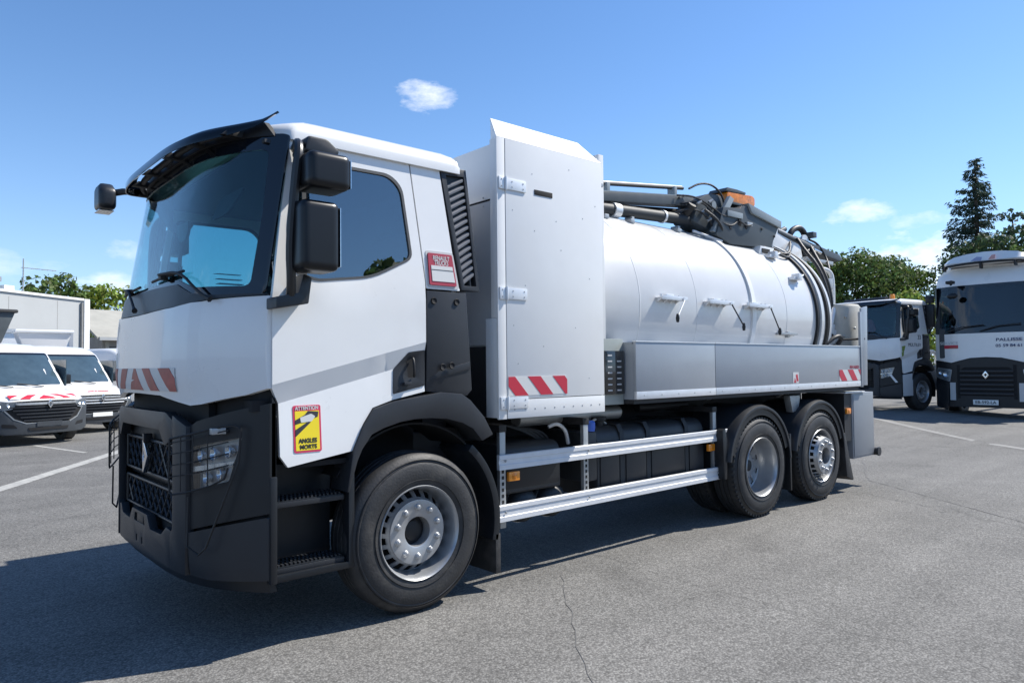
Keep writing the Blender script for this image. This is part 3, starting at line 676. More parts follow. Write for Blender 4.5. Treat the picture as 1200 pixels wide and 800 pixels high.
        # wheel-arch fender
        ar = [(-.50, 1.095), (-.42, 1.25), (-.35, 1.345), (-.20, 1.385), (.16, 1.432), (.33, 1.415), (.40, 1.37), (.52, 1.25), (.60, 1.12), (.50, 1.08), (.42, 1.17), (.33, 1.215), (.20, 1.25), (.07, 1.262), (-.05, 1.262), (-.16, 1.25), (-.28, 1.22), (-.37, 1.185), (-.44, 1.10), (-.475, 1.03), (-.53, .85), (-.545, .85), (-.515, 1.03)]
        MB().sheet(ar, smap(.02, far), (0, -.22, 0) if far else (0, .22, 0)).build('wheel_arch', 'plastic_grey', root, bevel=.008)
        MB().lathe([(.645, Y(.03)), (.70, Y(.03)), (.70, Y(.40)), (.645, Y(.40))], (0, 0, .52), 'y', 24, a0=R(-14), a1=R(50)).build('mudguard', 'plastic_dark', root, bevel=.006)
        MB().lathe([(.66, Y(.10)), (.672, Y(.10)), (.672, Y(.55)), (.66, Y(.55))], (0, 0, .56), 'y', 24, a0=R(48), a1=R(146)).build('inner_mudguard', 'void', root)
        # steps
        stp = MB().prism([(-.97, .385), (-.97, .425), (-.515, .425), (-.515, 1.05), (-.475, 1.06), (-.475, .40), (-.49, .385)], 'xz', Y(.02), Y(.10)).build('step_frame', 'plastic_dark', root, bevel=.006)
        MB().prism([(-1.012, .385), (-1.012, .99), (-.97, .99), (-.97, .385)], 'xz', Y(.0), Y(.12)).build('step_post', 'plastic_dark', root, bevel=.01)
        for z in (.835, .46):
            tr = MB().box(-.965, -.53, min(Y(.06), Y(.26)), max(Y(.06), Y(.26)), z-.02, z).build('step_tread', 'plastic_dark', root, bevel=.003)
            if main and not far:
                g = MB()
                for k in range(16):
                    for j in range(3):
                        x = -.94+k*.0255; g.box(x, x+.012, .07+j*.06, .10+j*.06, z, z+.010)
                g.build('step_grip', 'plastic_grey', tr, kind='stuff')
                MB().box(-.965, -.53, .05, .058, z-.035, z-.006).build('step_edge', 'plastic_grey', tr, bevel=.002)
        MB().box(-1.0, -.50, min(Y(.30), Y(.32)), max(Y(.30), Y(.32)), .40, 1.30).build('step_backing', 'plastic_dark', root)
        MB().box(-.96, -.45, min(Y(.05), Y(.30)), max(Y(.05), Y(.30)), 1.02, 1.05).build('door_sill', 'void', root)
    # ---- roof
    g = MB(); NX, NY = 22, 26; xs = [0, .02, .05, .09, .14, .2, .3, .4, .5, .6, .7, .8, .87, .92, .96, .985, 1.0]
    ys = [0.045+2.41*(.5-.5*math.cos(PI*i/NY)) for i in range(NY+1)]
    def rz(x, y, xf):
        e = min(y-.045, 2.455-y, (.37-x)*1.2, (x-xf)*.40); e = max(e, 0); t = min(e/.13, 1)
        return 3.0+.105*math.sqrt(max(0, 1-(1-t)**2))+.05*min(max((e-.05)/.6, 0), 1)
    for x_ in xs:
        for y in ys:
            xf = fx(y, 3.0)+.012; x = xf+(.37-xf)*x_; g.v.append((x, y, rz(x, y, xf)))
    n = len(ys); m_ = len(xs)
    g.f = [(i*n+j, (i+1)*n+j, (i+1)*n+j+1, i*n+j+1) for i in range(m_-1) for j in range(n-1)]
    k0 = len(g.v); g.v += [(v[0], v[1], 2.955) for v in g.v[:]]
    ring = [j for j in range(n)]+[i*n+n-1 for i in range(1, m_)]+[(m_-1)*n+j for j in range(n-2, -1, -1)]+[i*n for i in range(m_-2, 0, -1)]
    g.f += [(ring[i], ring[(i+1) % len(ring)], k0+ring[(i+1) % len(ring)], k0+ring[i]) for i in range(len(ring))]
    g.f.append(tuple(k0+i for i in ring))
    g.build('roof', 'white_paint', root, smooth=50)
    hp = MB().prism([(-.72, 3.14), (-.66, 3.205), (-.52, 3.215), (-.44, 3.14)], 'xz', .62, 1.88).build('roof_hatch', 'plastic_grey', root, bevel=.01)
    # ---- rear wall and floor
    MB().box(.33, .37, .10, 2.40, 1.42, 2.99).build('rear_wall', 'white_paint', root, bevel=.005)
    MB().box(-1.10, .33, .05, 2.45, 1.36, 1.42).build('cab_floor', 'void', root)
    MB().box(.05, .33, .10, .13, 1.42, 2.95).build('side_lining', 'interior', root); MB().box(.05, .33, 2.37, 2.40, 1.42, 2.95).build('side_lining', 'interior', root)
    MB().box(-1.0, .32, .12, 2.38, 2.93, 2.95).build('headlining', 'interior', root)
    MB().box(.29, .325, .13, 2.37, 1.43, 2.92).build('rear_lining', 'interior', root)
    # ---- interior
    MB().prism([(-1.15, 1.5), (-1.22, 1.98), (-1.17, 2.09), (-.80, 2.12), (-.62, 2.02), (-.66, 1.6)], 'xz', .34, 2.16).build('dashboard', 'dash', root, bevel=.03)
    MB().prism([(-1.0, 1.5), (-1.0, 2.05), (-.62, 2.02), (-.66, 1.6)], 'xz', .08, 2.42).build('dash_end', 'dash', root, bevel=.03)
    sw = MB().tube([(.0+.20*math.sin(a)*0, .62+.22*math.cos(a), .22*math.sin(a)) for a in lin(0, 2*PI, 28)[:-1]], .016, 8, closed=True)
    swo = sw.build('steering_wheel', 'interior', root); swo.location = (-.60, 0, 2.16); swo.rotation_euler = (0, R(-60+90-70), 0)
    MB().cyl((-.66, .62, 2.08), (-.60, .62, 2.16), .06, n=14).build('steering_column', 'interior', root)
    for y in (.62, 1.88):
        s = MB().prism(fillet([(-.40, 1.62), (-.38, 1.80), (.02, 1.80), (.10, 2.55), (.24, 2.55), (.20, 1.62)], .05), 'xz', y-.25, y+.25).build('seat', 'interior', root, bevel=.04)
        MB().box(.09, .20, y-.14, y+.14, 2.56, 2.76).build('headrest', 'interior', s, bevel=.04)
    if main:
        MB().sheet(fillet([(.62, 2.78), (1.05, 2.78), (1.0, 2.60), (.68, 2.60)], .06), lambda y, z: (-1.02+(z-2.6)*.5, y, z), (.02, 0, 0)).build('sun_pad', 'interior', root)
        # papers on the dash
        dl = MB()
        for k in range(7): dl.box(-1.02, -.86, .50+k*.09, .57+k*.09, 2.13+.004*k, 2.134+.004*k, Matrix.Rotation(.03*k-.1, 4, 'X'))
        dl.build('delivery_papers', 'label_grey', root)
    # ---- wipers
    for pts in ([(.24, 2.00), (.33, 2.05), (.52, 2.185), (.82, 2.19)], [(1.22, 1.99), (1.36, 2.07), (1.52, 2.15), (1.62, 2.16)]):
        P3 = [(fx(y, z)-.055, y, z) for y, z in pts]
        w = MB().tube(P3, [.019, .017, .013, .009], 7, smooth=2).build('wiper_arm', 'black', root)
        y, z = pts[-1]; MB().tube([(fx(y-.28, z)-.022, y-.28, z+.0), (fx(y, z)-.022, y, z-.01), (fx(y+.24, z)-.022, y+.24, z-.02)], .009, 6).build('wiper_blade', 'black', w)
        MB().box(fx(y, z)-.05, fx(y, z)-.005, y-.03, y+.03, z-.03, z+.01).build('wiper_joint', 'black', w, bevel=.005)
    # ---- sun visor on the roof edge
    def vis():
        N = 44; rings = []
        for i in range(N+1):
            y = .03+2.44*i/N; e = min(y, 2.5-y); k = max(0, (.5-e)/.5)**1.9
            xl = fx(max(y, .12) if y < 1.25 else min(y, 2.38), 2.95)-.155; xu = xl+.07; zl = 2.94; zu = 3.035
            xl = xl*(1-k)+(-.97)*k; xu = xu*(1-k)+(-.95)*k; zl = zl*(1-k)+3.085*k; zu = zu*(1-k)+3.105*k
            xm, zm = (xl*.55+xu*.45)-.03*(1-k), zl*.5+zu*.5
            rings.append([Vector((xl, y, zl)), Vector((xm, y, zm)), Vector((xu, y, zu)), Vector((xu+.012, y, zu-.007)), Vector((xm+.012, y, zm-.007)), Vector((xl+.009, y, zl+.003))])
        return MB().loft(rings)
    if o.get('visor', True):
        v = vis().build('sun_visor', 'visor_tint' if main else 'gloss_black', root, smooth=60)
        MB().sheet([(.10, 2.972), (2.40, 2.972), (2.34, 3.06), (.16, 3.06)], fmap(.010), (.03, 0, 0), cu=CY).build('roof_header', 'black', root)
        for y in (.30, .62, 1.0, 1.5, 1.9, 2.22):
            x = fx(y, 3.0); MB().prism([(x-.12, 2.975), (x-.08, 3.015), (x+.02, 3.02), (x+.05, 3.0), (x+.0, 2.975)], 'xz', y-.03, y+.03).build('visor_bracket', 'black', v, bevel=.006)
        MB().tube([(fx(y, 3.0)-.045, y, 3.005) for y in CY[5:-4]], .022, 8).build('visor_rail', 'black', v, smooth=60)
        for y in (.42, 1.25, 2.08):
            x = fx(y, 3.0)-.03; MB().box(x-.012, x+.02, y-.08, y+.08, 3.0, 3.02).build('marker_lamp', 'lamp_inner', v, bevel=.008)
    # ---- mirrors
    for far in (False, True):
        Y = (lambda y: 2.5-y) if far else (lambda y: y)
        arm = MB(); 
        arm.tube([(-.84, Y(.05), 2.90), (-.90, Y(-.10), 2.90), (-.93, Y(-.20), 2.84), (-.95, Y(-.20), 2.70), (-.97, Y(-.16), 2.3), (-.95, Y(-.14), 2.06), (-.93, Y(-.06), 1.98)], [.03]*3+[.026]*20, 10, smooth=2)
        ao = arm.build('mirror_arm', 'mirror_black', root)
        MB().prism(fillet([(-1.03, 2.00), (-1.03, 1.935), (-.84, 1.97), (-.82, 2.12), (-.87, 2.14), (-.90, 2.03)], .01), 'xz', Y(.02), Y(-.12)).build('mirror_bracket', 'mirror_black', ao, bevel=.01)
        MB().prism(fillet([(-.88, 2.84), (-.86, 2.93), (-.74, 2.93), (-.66, 2.87), (-.70, 2.80)], .02), 'xz', Y(.03), Y(-.16)).build('mirror_bracket', 'mirror_black', ao, bevel=.015)
        def shell(x0, x1, y0, y1, z0, z1, b=.035):
            a, c = sorted((Y(y0), Y(y1)))
            return MB().box(x0, x1, a, c, z0, z1)
        mm = shell(-.96, -.73, -.30, -.09, 2.14, 2.535).build('mirror', 'mirror_gloss', root, bevel=.05, seg=5)
        a, c = sorted((Y(-.29), Y(-.11))); MB().box(-.729, -.725, a, c, 2.17, 2.505).build('mirror_glass', 'chrome', mm)
        wm = shell(-.93, -.675, -.33, -.10, 2.60, 2.805).build('wide_angle_mirror', 'mirror_gloss', root, bevel=.05, seg=5)
        a, c = sorted((Y(-.31), Y(-.12))); MB().box(-.674, -.67, a, c, 2.62, 2.78).build('mirror_glass', 'chrome', wm)
    km = MB().loft([[Vector((-1.40+dx, 2.46+dy, zz)) for dx, dy in ((0, 0), (.13, .0), (.13, .20), (0, .22))] for zz in (2.90, 3.06)]+[[Vector((-1.385+dx, 2.53+dy, 3.12)) for dx, dy in ((0, 0), (.10, .0), (.10, .15), (0, .16))]]).build('kerb_mirror', 'mirror_black', root, bevel=.05, seg=4)
    MB().box(-1.39, -1.28, 2.52, 2.70, 2.893, 2.898).build('mirror_glass', 'chrome', km)
    MB().tube([(-1.10, 2.38, 3.04), (-1.2, 2.46, 3.06), (-1.30, 2.54, 3.04)], .028, 8, smooth=1).build('mirror_stalk', 'mirror_black', km)
    MB().lathe([(.0001, -.02), (.13, -.02), (.13, .0), (.0001, .02)], (-1.09, 1.30, 2.62), 'x', 24, a0=-PI, a1=0).build('interior_mirror', 'dash', root)
    MB().tube([(-1.10, 1.72, 2.86), (-1.12, 1.68, 2.74), (-1.10, 1.62, 2.66), (-1.04, 1.58, 2.60)], [.03, .05, .06, .05, .03], 8, smooth=1).build('dark_mirror_shape', 'interior', root)  # made-up dark shape standing in for a mirror seen through the windscreen

# ================================================================ the tanker truck
truck = empty('tanker_truck', 'big white vacuum tanker truck in the foreground with tall locker behind its cab', 'truck')
build_cab(truck, dict(main=True))
# warning sticker on the door
st = MB().sheet(fillet([(-.872, 1.385), (-.872, 1.112), (-.70, 1.112), (-.70, 1.385)], .014), smap(.003), (0, .003, 0), lines=BL).build('warning_sticker', 'sticker_magenta', truck)
def stk(poly, m, name, d): MB().sheet(poly, smap(d), (0, .002, 0), lines=BL).build(name, m, st)
stk([(-.860, 1.352), (-.860, 1.124), (-.712, 1.124), (-.712, 1.352)], 'yellow', 'sticker_field', .0040)
stk([(-.860, 1.30), (-.860, 1.275), (-.72, 1.315), (-.715, 1.345), (-.78, 1.352), (-.80, 1.33)], 'ink', 'sticker_black', .0045)
stk([(-.860, 1.245), (-.860, 1.205), (-.765, 1.285), (-.78, 1.29)], 'ink', 'sticker_black', .0045)
stk(fillet([(-.83, 1.315), (-.825, 1.285), (-.76, 1.29), (-.735, 1.318), (-.76, 1.335)], .006), 'white_reflect', 'sticker_lorry', .0050)
text('ATTENTION', .03, 'white_reflect', st, frame_near(-.786, side_in(-.786, 1.368)-.0042, 1.368), width=.145, bold=.001)
text('ANGLES', .038, 'ink', st, frame_near(-.786, side_in(-.786, 1.19)-.0052, 1.178), width=.115, bold=.0014)
text('MORTS', .036, 'ink', st, frame_near(-.784, side_in(-.786, 1.15)-.0052, 1.143), width=.105, bold=.0014)
# ---- wheels
wheel(truck, 0, 'front', 0.0); wheel(truck, 4.27, 'drive', 0.0); wheel(truck, 5.60, 'tag', 0.0)
for x in (0, 4.27, 5.60): wheel(truck, x, 'front' if x == 0 else 'drive', 2.5, far=True)
wheel(truck, 4.27, 'drive', .36)
for x in (0, 4.27, 5.6): MB().cyl((x, .25, .52), (x, 2.25, .52), .075, n=16).build('axle', 'chassis', truck)
MB().ball((4.27, 1.25, .52), .27).build('differential', 'chassis', truck)
# ---- frame
for y in (.85, 1.57):
    MB().prism([(-.9, .80), (6.9, .80), (6.9, 1.08), (-.9, 1.08)], 'xz', y, y+.08).build('frame_rail', 'chassis', truck)
for x in (.9, 1.9, 2.9, 3.7, 4.95, 6.2, 6.85): MB().box(x-.05, x+.05, .93, 1.57, .86, 1.02).build('cross_member', 'chassis', truck)
MB().prism([(.55, 1.085), (6.7, 1.085), (6.7, 1.20), (.55, 1.20)], 'xz', .80, 1.70).build('subframe', 'chassis', truck)
MB().box(-.8, .35, .6, 1.9, .55, 1.2).build('engine', 'void', truck, bevel=.05)
MB().tube([(.35, 1.25, .72), (1.4, 1.25, .68), (4.0, 1.25, .55)], .05, 10).build('drive_shaft', 'chassis', truck)
MB().box(.45, 1.45, .95, 1.55, .55, .95).build('gearbox', 'void', truck, bevel=.06)
# ---- side guard
GY = .10
def rail(name, x0, x1, z0, z1):
    p = [(GY, z0), (GY, z0+.035), (GY+.006, z0+.040), (GY+.006, z1-.040), (GY, z1-.035), (GY, z1-.004), (GY+.004, z1), (GY+.030, z1), (GY+.030, z0)]
    MB().prism(p, 'yz', x0, x1).build(name, 'rail_white', truck, smooth=25)
rail('guard_rail', .755, 3.81, .835, .945); rail('guard_rail', .755, 3.72, .455, .575)
for (x, zt) in ((.815, 1.16), (1.72, 1.16), (3.60, 1.17)):
    po = MB().box(x-.028, x+.028, GY+.034, GY+.07, .40 if x < 1 else .45, zt)
    g = po.build('guard_post', 'zinc', truck, bevel=.003)
    hs = MB()
    for k in range(9): hs.box(x-.010, x+.010, GY+.0315, GY+.0345, .49+k*.045, .515+k*.045)
    hs.build('post_slot', 'void', g, kind='stuff')
    MB().box(x-.036, x+.036, GY+.030, .85, zt-.05, zt+.004).build('post_bracket', 'chassis', g, bevel=.004)
    for zz in (.90, .52): MB().lathe([(.0001, -.006), (.008, -.005), (.010, 0), (.0001, .001)], (x, GY, zz), 'y', 6).build('bolt', 'zinc', g)
for (x, y, z) in ((.915, .115, .775), (3.52, .115, .775), (6.44, .045, .995)):
    a = MB().box(x-.055, x+.055, y, y+.03, z-.035, z+.035).build('side_marker', 'amber', truck, bevel=.008)
    MB().lathe([(.0001, -.004), (.022, -.003), (.026, 0), (.0001, .002)], (x, y, z), 'y', 16).build('marker_reflector', 'amber_dark', a)
# ---- tanks and boxes under the body
def rib_box(x0, x1, y0, y1, z0, z1, m, name, r=.05):
    return MB().prism(fillet([(y0, z0), (y1, z0), (y1, z1), (y0, z1)], [r*.5, r*.5, r*2.2, r*2.2], 6), 'yz', x0, x1).build(name, m, truck, bevel=.006, smooth=40)
bb = rib_box(.88, 1.50, .22, .80, .62, 1.00, 'tank_black', 'battery_box')
MB().box(.90, 1.48, .205, .222, .66, .92).build('battery_cover', 'plastic_dark', bb, bevel=.006)
for k, (y, x) in enumerate(((.30, 1.18), (.30, 1.50))):
    a = MB().lathe([(.0001, 0), (.06, .006), (.11, .03), (.135, .07), (.14, .11), (.14, .52), (.10, .60), (.0001, .62)], (x, .24, .50), 'y', 28).build('air_reservoir', 'tank_black', truck, smooth=60)
    MB().lathe([(.141, .12), (.146, .12), (.146, .15), (.141, .15)], (x, .24, .50), 'y', 28).build('reservoir_strap', 'zinc', a)
ft = rib_box(1.93, 3.50, .20, .80, .47, 1.07, 'tank_black', 'fuel_tank', .07)
for (a, b) in ((1.96, 2.20), (2.30, 2.58), (2.66, 3.17), (3.25, 3.46)):
    MB().box(a, b, .188, .202, .50, .90).build('tank_panel', 'plastic_grey', ft, bevel=.008)
for x in (2.25, 2.62, 3.21): MB().prism([(.192, .47), (.196, 1.0), (.24, 1.078), (.80, 1.078), (.80, 1.07), (.24, 1.07), (.204, .99), (.202, .47)], 'yz', x-.028, x+.028).build('tank_strap', 'chassis', ft)
MB().lathe([(.0001, .0), (.05, 0), (.055, .05), (.075, .055), (.075, .085), (.0001, .09)], (2.12, .36, 1.06), 'z', 20).build('filler_cap', 'black', ft)
MB().tube([(2.00, .35, 1.07), (2.02, .33, 1.12), (2.10, .33, 1.13), (2.2, .34, 1.08)], .012, 8, smooth=1).build('cap_chain', 'zinc', ft)
MB().lathe([(.0001, 0), (.045, 0), (.05, .03), (.05, .075), (.035, .09), (.0001, .092)], (1.88, .24, 1.04), 'z', 20).build('fluid_cap', 'blue', truck)
MB().box(1.76, 1.925, .19, .75, .62, 1.04).build('fluid_tank', 'tank_black', truck, bevel=.03)
hs = MB()
for k in range(4): hs.tube([(.75+.1*k, .5, 1.12), (1.0+.1*k, .42, 1.16-.02*k), (1.4+.05*k, .38, 1.02), (1.55, .4, .85-.04*k)], .014, 7, smooth=2)
hs.build('hose_bundle', 'hose', truck)
MB().tube([(1.45, .30, 1.10), (1.52, .27, 1.13), (1.62, .27, 1.07), (1.66, .28, .95)], .016, 8, smooth=2).build('braided_hose', 'aluminium', truck)
MB().cyl((1.2, .42, 1.17), (2.45, .42, 1.17), .062, n=20).build('suction_pipe', 'zinc', truck)
MB().cyl((2.9, .55, 1.18), (3.7, .55, 1.18), .04, n=16).build('hydraulic_pipe', 'chassis', truck)
# ---- locker behind the cab
LK = MB().box(.72, 1.785, -.002, 2.50, 1.225, 3.26).build('locker', 'white_panel', truck, bevel=.004)
pst = MB().prism([(.652, 1.22), (.728, 1.22), (.728, 3.27), (.652, 3.27)], 'xz', -.022, -.0035).build('corner_post', 'white_panel', LK, bevel=.002)
MB().box(.652, .70, -.0034, .055, 1.95, 3.262).build('post_return', 'white_panel', LK, bevel=.002)
MB().box(.652, .70, -.0034, .12, 1.23, 1.949).build('post_return', 'white_panel', LK, bevel=.002)
MB().sheet([(.652, -.022), (.72, .125), (1.66, .125), (1.784, -.022)][:4], lambda x, y: (x, y, 3.272+(y+.022)*1.24), (0, .008, -.01)).build('roof_bevel', 'white_panel', LK, smooth=20)
MB().add([(.652, -.0219, 3.262), (.72, .125, 3.262), (.72, .125, 3.452), (.652, -.0219, 3.272), (.66, -.018, 3.262), (.728, .125, 3.262), (.728, .125, 3.45), (.66, -.018, 3.27)], [(0, 1, 2, 3), (7, 6, 5, 4), (0, 3, 7, 4), (3, 2, 6, 7), (2, 1, 5, 6), (1, 0, 4, 5)]).build('bevel_end', 'white_panel', LK, smooth=0)
dr = MB().box(.734, 1.782, -.024, -.0035, 1.362, 3.268).build('locker_door', 'white_panel', truck, bevel=.0025)
kb = MB().box(.734, 1.782, -.026, -.0035, 1.222, 1.356).build('locker_sill', 'white_panel', LK, bevel=.003)
for z in (2.935, 2.13, 1.335):
    h = MB().box(.665, .722, -.034, -.0225, z-.045, z+.045); h.box(.735, .93, -.034, -.0265, z-.042, z+.042); h.cyl((.728, -.038, z-.05), (.728, -.038, z+.05), .009, n=10)
    ho = h.build('hinge', 'aluminium', dr, bevel=.002)
    for (a, b) in ((.69, .025), (.69, -.025), (.79, .02), (.79, -.02), (.90, .02), (.90, -.02)):
        MB().lathe([(.0001, -.0035), (.005, -.003), (.006, 0), (.0001, .001)], (a, -.034, z+b), 'y', 8).build('rivet', 'zinc', ho)
MB().box(1.02, 1.21, -.028, -.0235, 2.895, 2.935).build('grab_slot', 'void', dr, bevel=.002)
MB().lathe([(.0001, -.010), (.014, -.009), (.018, -.004), (.020, 0), (.0001, .001)], (1.815, .005, 3.10), 'y', 16).build('door_lock', 'zinc', LK)
rv = MB(); rnd = random.Random(3)
for (a, b) in ((.80, 2.75), (1.25, 2.72), (1.55, 2.78), (1.02, 2.62), (1.30, 2.5), (1.62, 2.3), (.92, 2.2), (1.45, 1.9), (.84, 1.62), (1.1, 1.75), (1.6, 1.5), (1.7, 2.9), (1.4, 3.15), (.80, 1.9), (1.0, 3.05)):
    rv.lathe([(.0001, -.002), (.004, -.0015), (.005, 0), (.0001, .001)], (a, -.0242, b), 'y', 8)
rv.build('rivet', 'zinc', dr)
for x in lin(.80, 1.72, 9): MB().lathe([(.0001, -.003), (.006, -.002), (.007, 0), (.0001, .001)], (x, -.026, 1.285), 'y', 8).build('rivet', 'zinc', kb)
chevrons((.742, 1.345, 1.385, 1.525), 2.35, lambda x, z: (x, -.0265, z), dr, (0, .0024, 0), slant=.95)
# seams on the locker front (seen past the cab)
MB().box(.712, .7195, .06, 2.44, 2.836, 2.848).build('panel_seam', 'void', LK)
MB().box(.705, .7195, .06, 2.44, 1.76, 2.83).build('front_panel_lower', 'label_grey', LK, bevel=.003)
MB().box(.705, .7195, .06, 2.44, 1.23, 1.75).build('front_recess_dark', 'chassis', LK)  # dark sheet in place of the shaded recess below the front wall
for y in lin(.2, 2.3, 8):
    for z in (2.865, 2.80): MB().lathe([(.0001, -.005), (.007, -.004), (.009, 0), (.0001, .001)], (.7055, y, z), 'x', 8).build('rivet', 'zinc', LK)
MB().box(1.79, 1.85, .012, 2.48, 1.82, 3.36).build('bulkhead', 'white_panel', truck, bevel=.004)
MB().tube([(1.9, .30, 3.28), (1.98, .18, 3.24), (1.98, .16, 3.14), (1.9, .25, 3.06)], .022, 8, smooth=2).build('pipe_elbow', 'aluminium', truck)
# ---- tank
TC = (1.25, 2.15); TR = 1.04
def tmap(x, a, off=0.0): return Vector((x, TC[0]-(TR+off)*math.cos(a), TC[1]+(TR+off)*math.sin(a)))
prof = [(.0001, 1.80), (.45, 1.81), (.86, 1.86), (1.01, 1.93), (1.04, 2.02), (1.04, 6.20), (1.03, 6.33), (.95, 6.48), (.68, 6.62), (.25, 6.70), (.0001, 6.71)]
TK = MB().lathe(prof, (0, TC[0], TC[1]), 'x', 128, closed=False).build('tank', 'tank_paint', truck, smooth=50)
def hoop(x, w, h, m, name, par, a0=0, a1=2*PI): 
    return MB().lathe([(TR-.004, x), (TR+h, x), (TR+h, x+w), (TR-.004, x+w)], (0, TC[0], TC[1]), 'x', 128, a0=a0, a1=a1).build(name, m, par, bevel=.0)
hoop(4.47, .075, .022, 'white_panel', 'stiffening_ring', TK)
for x in (2.55,): hoop(x, .012, .0025, 'tank_paint', 'weld_seam', TK)
for x in (3.45, 5.25): hoop(x, .010, .002, 'tank_paint', 'weld_seam', TK)
hoop(5.96, .04, .030, 'black', 'door_seal', TK); hoop(6.03, .07, .045, 'tank_paint', 'door_flange', TK); hoop(6.22, .05, .032, 'black', 'door_seal', TK); hoop(6.30, .05, .02, 'tank_paint', 'door_ring', TK)
# cradle & saddle under the tank
for x in (2.1, 3.2, 4.3, 5.4, 6.2):
    MB().prism([(.45, 1.24), (2.05, 1.24), (2.15, 1.75), (1.25, 1.60), (.35, 1.75)], 'yz', x-.03, x+.03).build('tank_saddle', 'silver_paint', truck)
# hose brackets with levers on the tank flank
def bracket(x0, lever, x1):
    z = 2.215; a = math.asin((z-TC[1])/TR); y0 = tmap(0, a).y; D = .085
    b = MB().box(x0, x1, y0-D, y0+.02, z+.012, z+.020)
    for k in lin(x0+.02, x1-.02, 3): b.prism([(y0+.02, z-.04), (y0-D+.01, z+.012), (y0+.02, z+.012)], 'yz', k-.004, k+.004)
    b.box(x0-.01, x1+.05, y0-D-.008, y0-D, z-.005, z+.034)
    bo = b.build('lever_bracket', 'aluminium', truck, bevel=.0015)
    for k in lin(x0+.03, x1-.03, 4): MB().cyl((k, y0-.045, z+.02), (k, y0-.045, z+.05), .011, n=8).build('bolt', 'aluminium', bo)
    MB().box(x0+.10, x0+.22, y0-.06, y0-.01, z+.02, z+.055).build('valve_body', 'aluminium', bo, bevel=.006)
    MB().cyl((x1-.02, y0-D-.02, z+.01), (x1-.02, y0-.02, z+.01), .018, n=10).build('pivot', 'aluminium', bo)
    l = MB(); s_ = Vector((x1-.02, y0-D-.02, z)); e = s_+Vector(lever); l.cyl(s_, e, .007, n=8)
    l.build('lever', 'aluminium' if lever[0] < 0 else 'black', bo); MB().lathe([(.0001, -.05), (.014, -.045), (.019, -.01), (.012, .03), (.0001, .035)], e, 'z', 10).build('lever_knob', 'black', bo)
bracket(2.78, (-.16, -.03, -.17), 3.12); bracket(3.56, (.17, -.03, -.22), 3.94); bracket(4.30, (.15, -.02, -.25), 4.72)
f = MB().box(5.02, 5.40, .16, .26, 1.93, 1.955); f.cyl((5.1, .20, 1.97), (5.1, .34, 1.97), .03, n=10); f.cyl((5.27, .20, 1.94), (5.27, .34, 1.94), .04, n=10); f.cyl((5.0, .24, 1.99), (5.45, .24, 1.93), .012, n=8)
f.build('valve_fitting', 'zinc', truck, bevel=.002)
MB().lathe([(.0001, -.02), (.018, -.015), (.022, 0), (.0001, .001)], (2.04, .33, 1.90), 'y', 10).build('stud', 'aluminium', truck)
# ---- skirt panels
MB().box(1.86, 2.218, .14, .16, 1.26, 1.83).build('control_plate', 'patina', truck, bevel=.003)
cb = MB().box(1.955, 2.205, .115, .139, 1.35, 1.725).build('control_box', 'gloss_black', truck, bevel=.006)
for k in range(7):
    for j in range(2):
        if (k, j) == (0, 1): continue
        z = 1.685-k*.05; x = 1.985+j*.12
        MB().box(x, x+.055, .1125, .1147, z-.006, z+.006).build('switch_label', 'label_grey', cb)
for (a, b) in ((2.222, 3.427), (3.435, 6.695)):
    p = MB().box(a, b, .0, .03, 1.372, 1.800).build('skirt_panel', 'silver_paint', truck, bevel=.003)
    MB().prism([(-.004, 1.302), (.026, 1.302), (.026, 1.37), (-.004, 1.37)], 'yz', a, b).build('skirt_trim', 'aluminium', p, bevel=.0015)
    for x in lin(a+.1, b-.1, int((b-a)/.3)): MB().lathe([(.0001, -.003), (.006, -.002), (.007, 0), (.0001, .001)], (x, -.004, 1.335), 'y', 6).build('rivet', 'zinc', p)
    MB().box(a, b, -.006, .036, 1.801, 1.812).build('skirt_cap', 'aluminium', p)
    lastp = p
MB().box(2.222, 6.69, .04, .40, 1.785, 1.80).build('skirt_shelf', 'silver_paint', truck)
MB().box(2.222, 6.69, .03, .80, 1.262, 1.296).build('skirt_floor', 'chassis', truck)
MB().box(2.222, 2.24, .031, .40, 1.30, 1.784).build('skirt_end', 'silver_paint', truck)
chevrons((6.09, 6.68, 1.378, 1.515), 2.0, lambda x, z: (x, -.0030, z), lastp, (0, .0024, 0), slant=.95)
text('RIVARD', .05, 'red_dark', lastp, frame_near(6.52, -.002, 1.545), width=.26, bold=.001)
nt_ = MB().box(4.95, 5.08, -.003, -.0004, 1.378, 1.50).build('safety_notice', 'white_reflect', lastp)
MB().prism([(4.965, 1.385), (5.02, 1.385), (4.99, 1.44)], 'xz', -.0045, -.0031).build('notice_mark', 'red', nt_); MB().prism([(5.03, 1.40), (5.07, 1.40), (5.05, 1.48), (5.01, 1.47)], 'xz', -.0045, -.0031).build('notice_mark', 'red', nt_)
MB().box(6.70, 6.745, -.01, .02, 1.29, 2.25).build('corner_plate', 'silver_paint', truck, bevel=.003)
MB().prism([(6.745, 1.31), (6.88, 1.31), (6.93, 2.33), (6.745, 2.30)], 'xz', -.006, .016).build('rear_guard_plate', 'silver_paint', truck, bevel=.003)
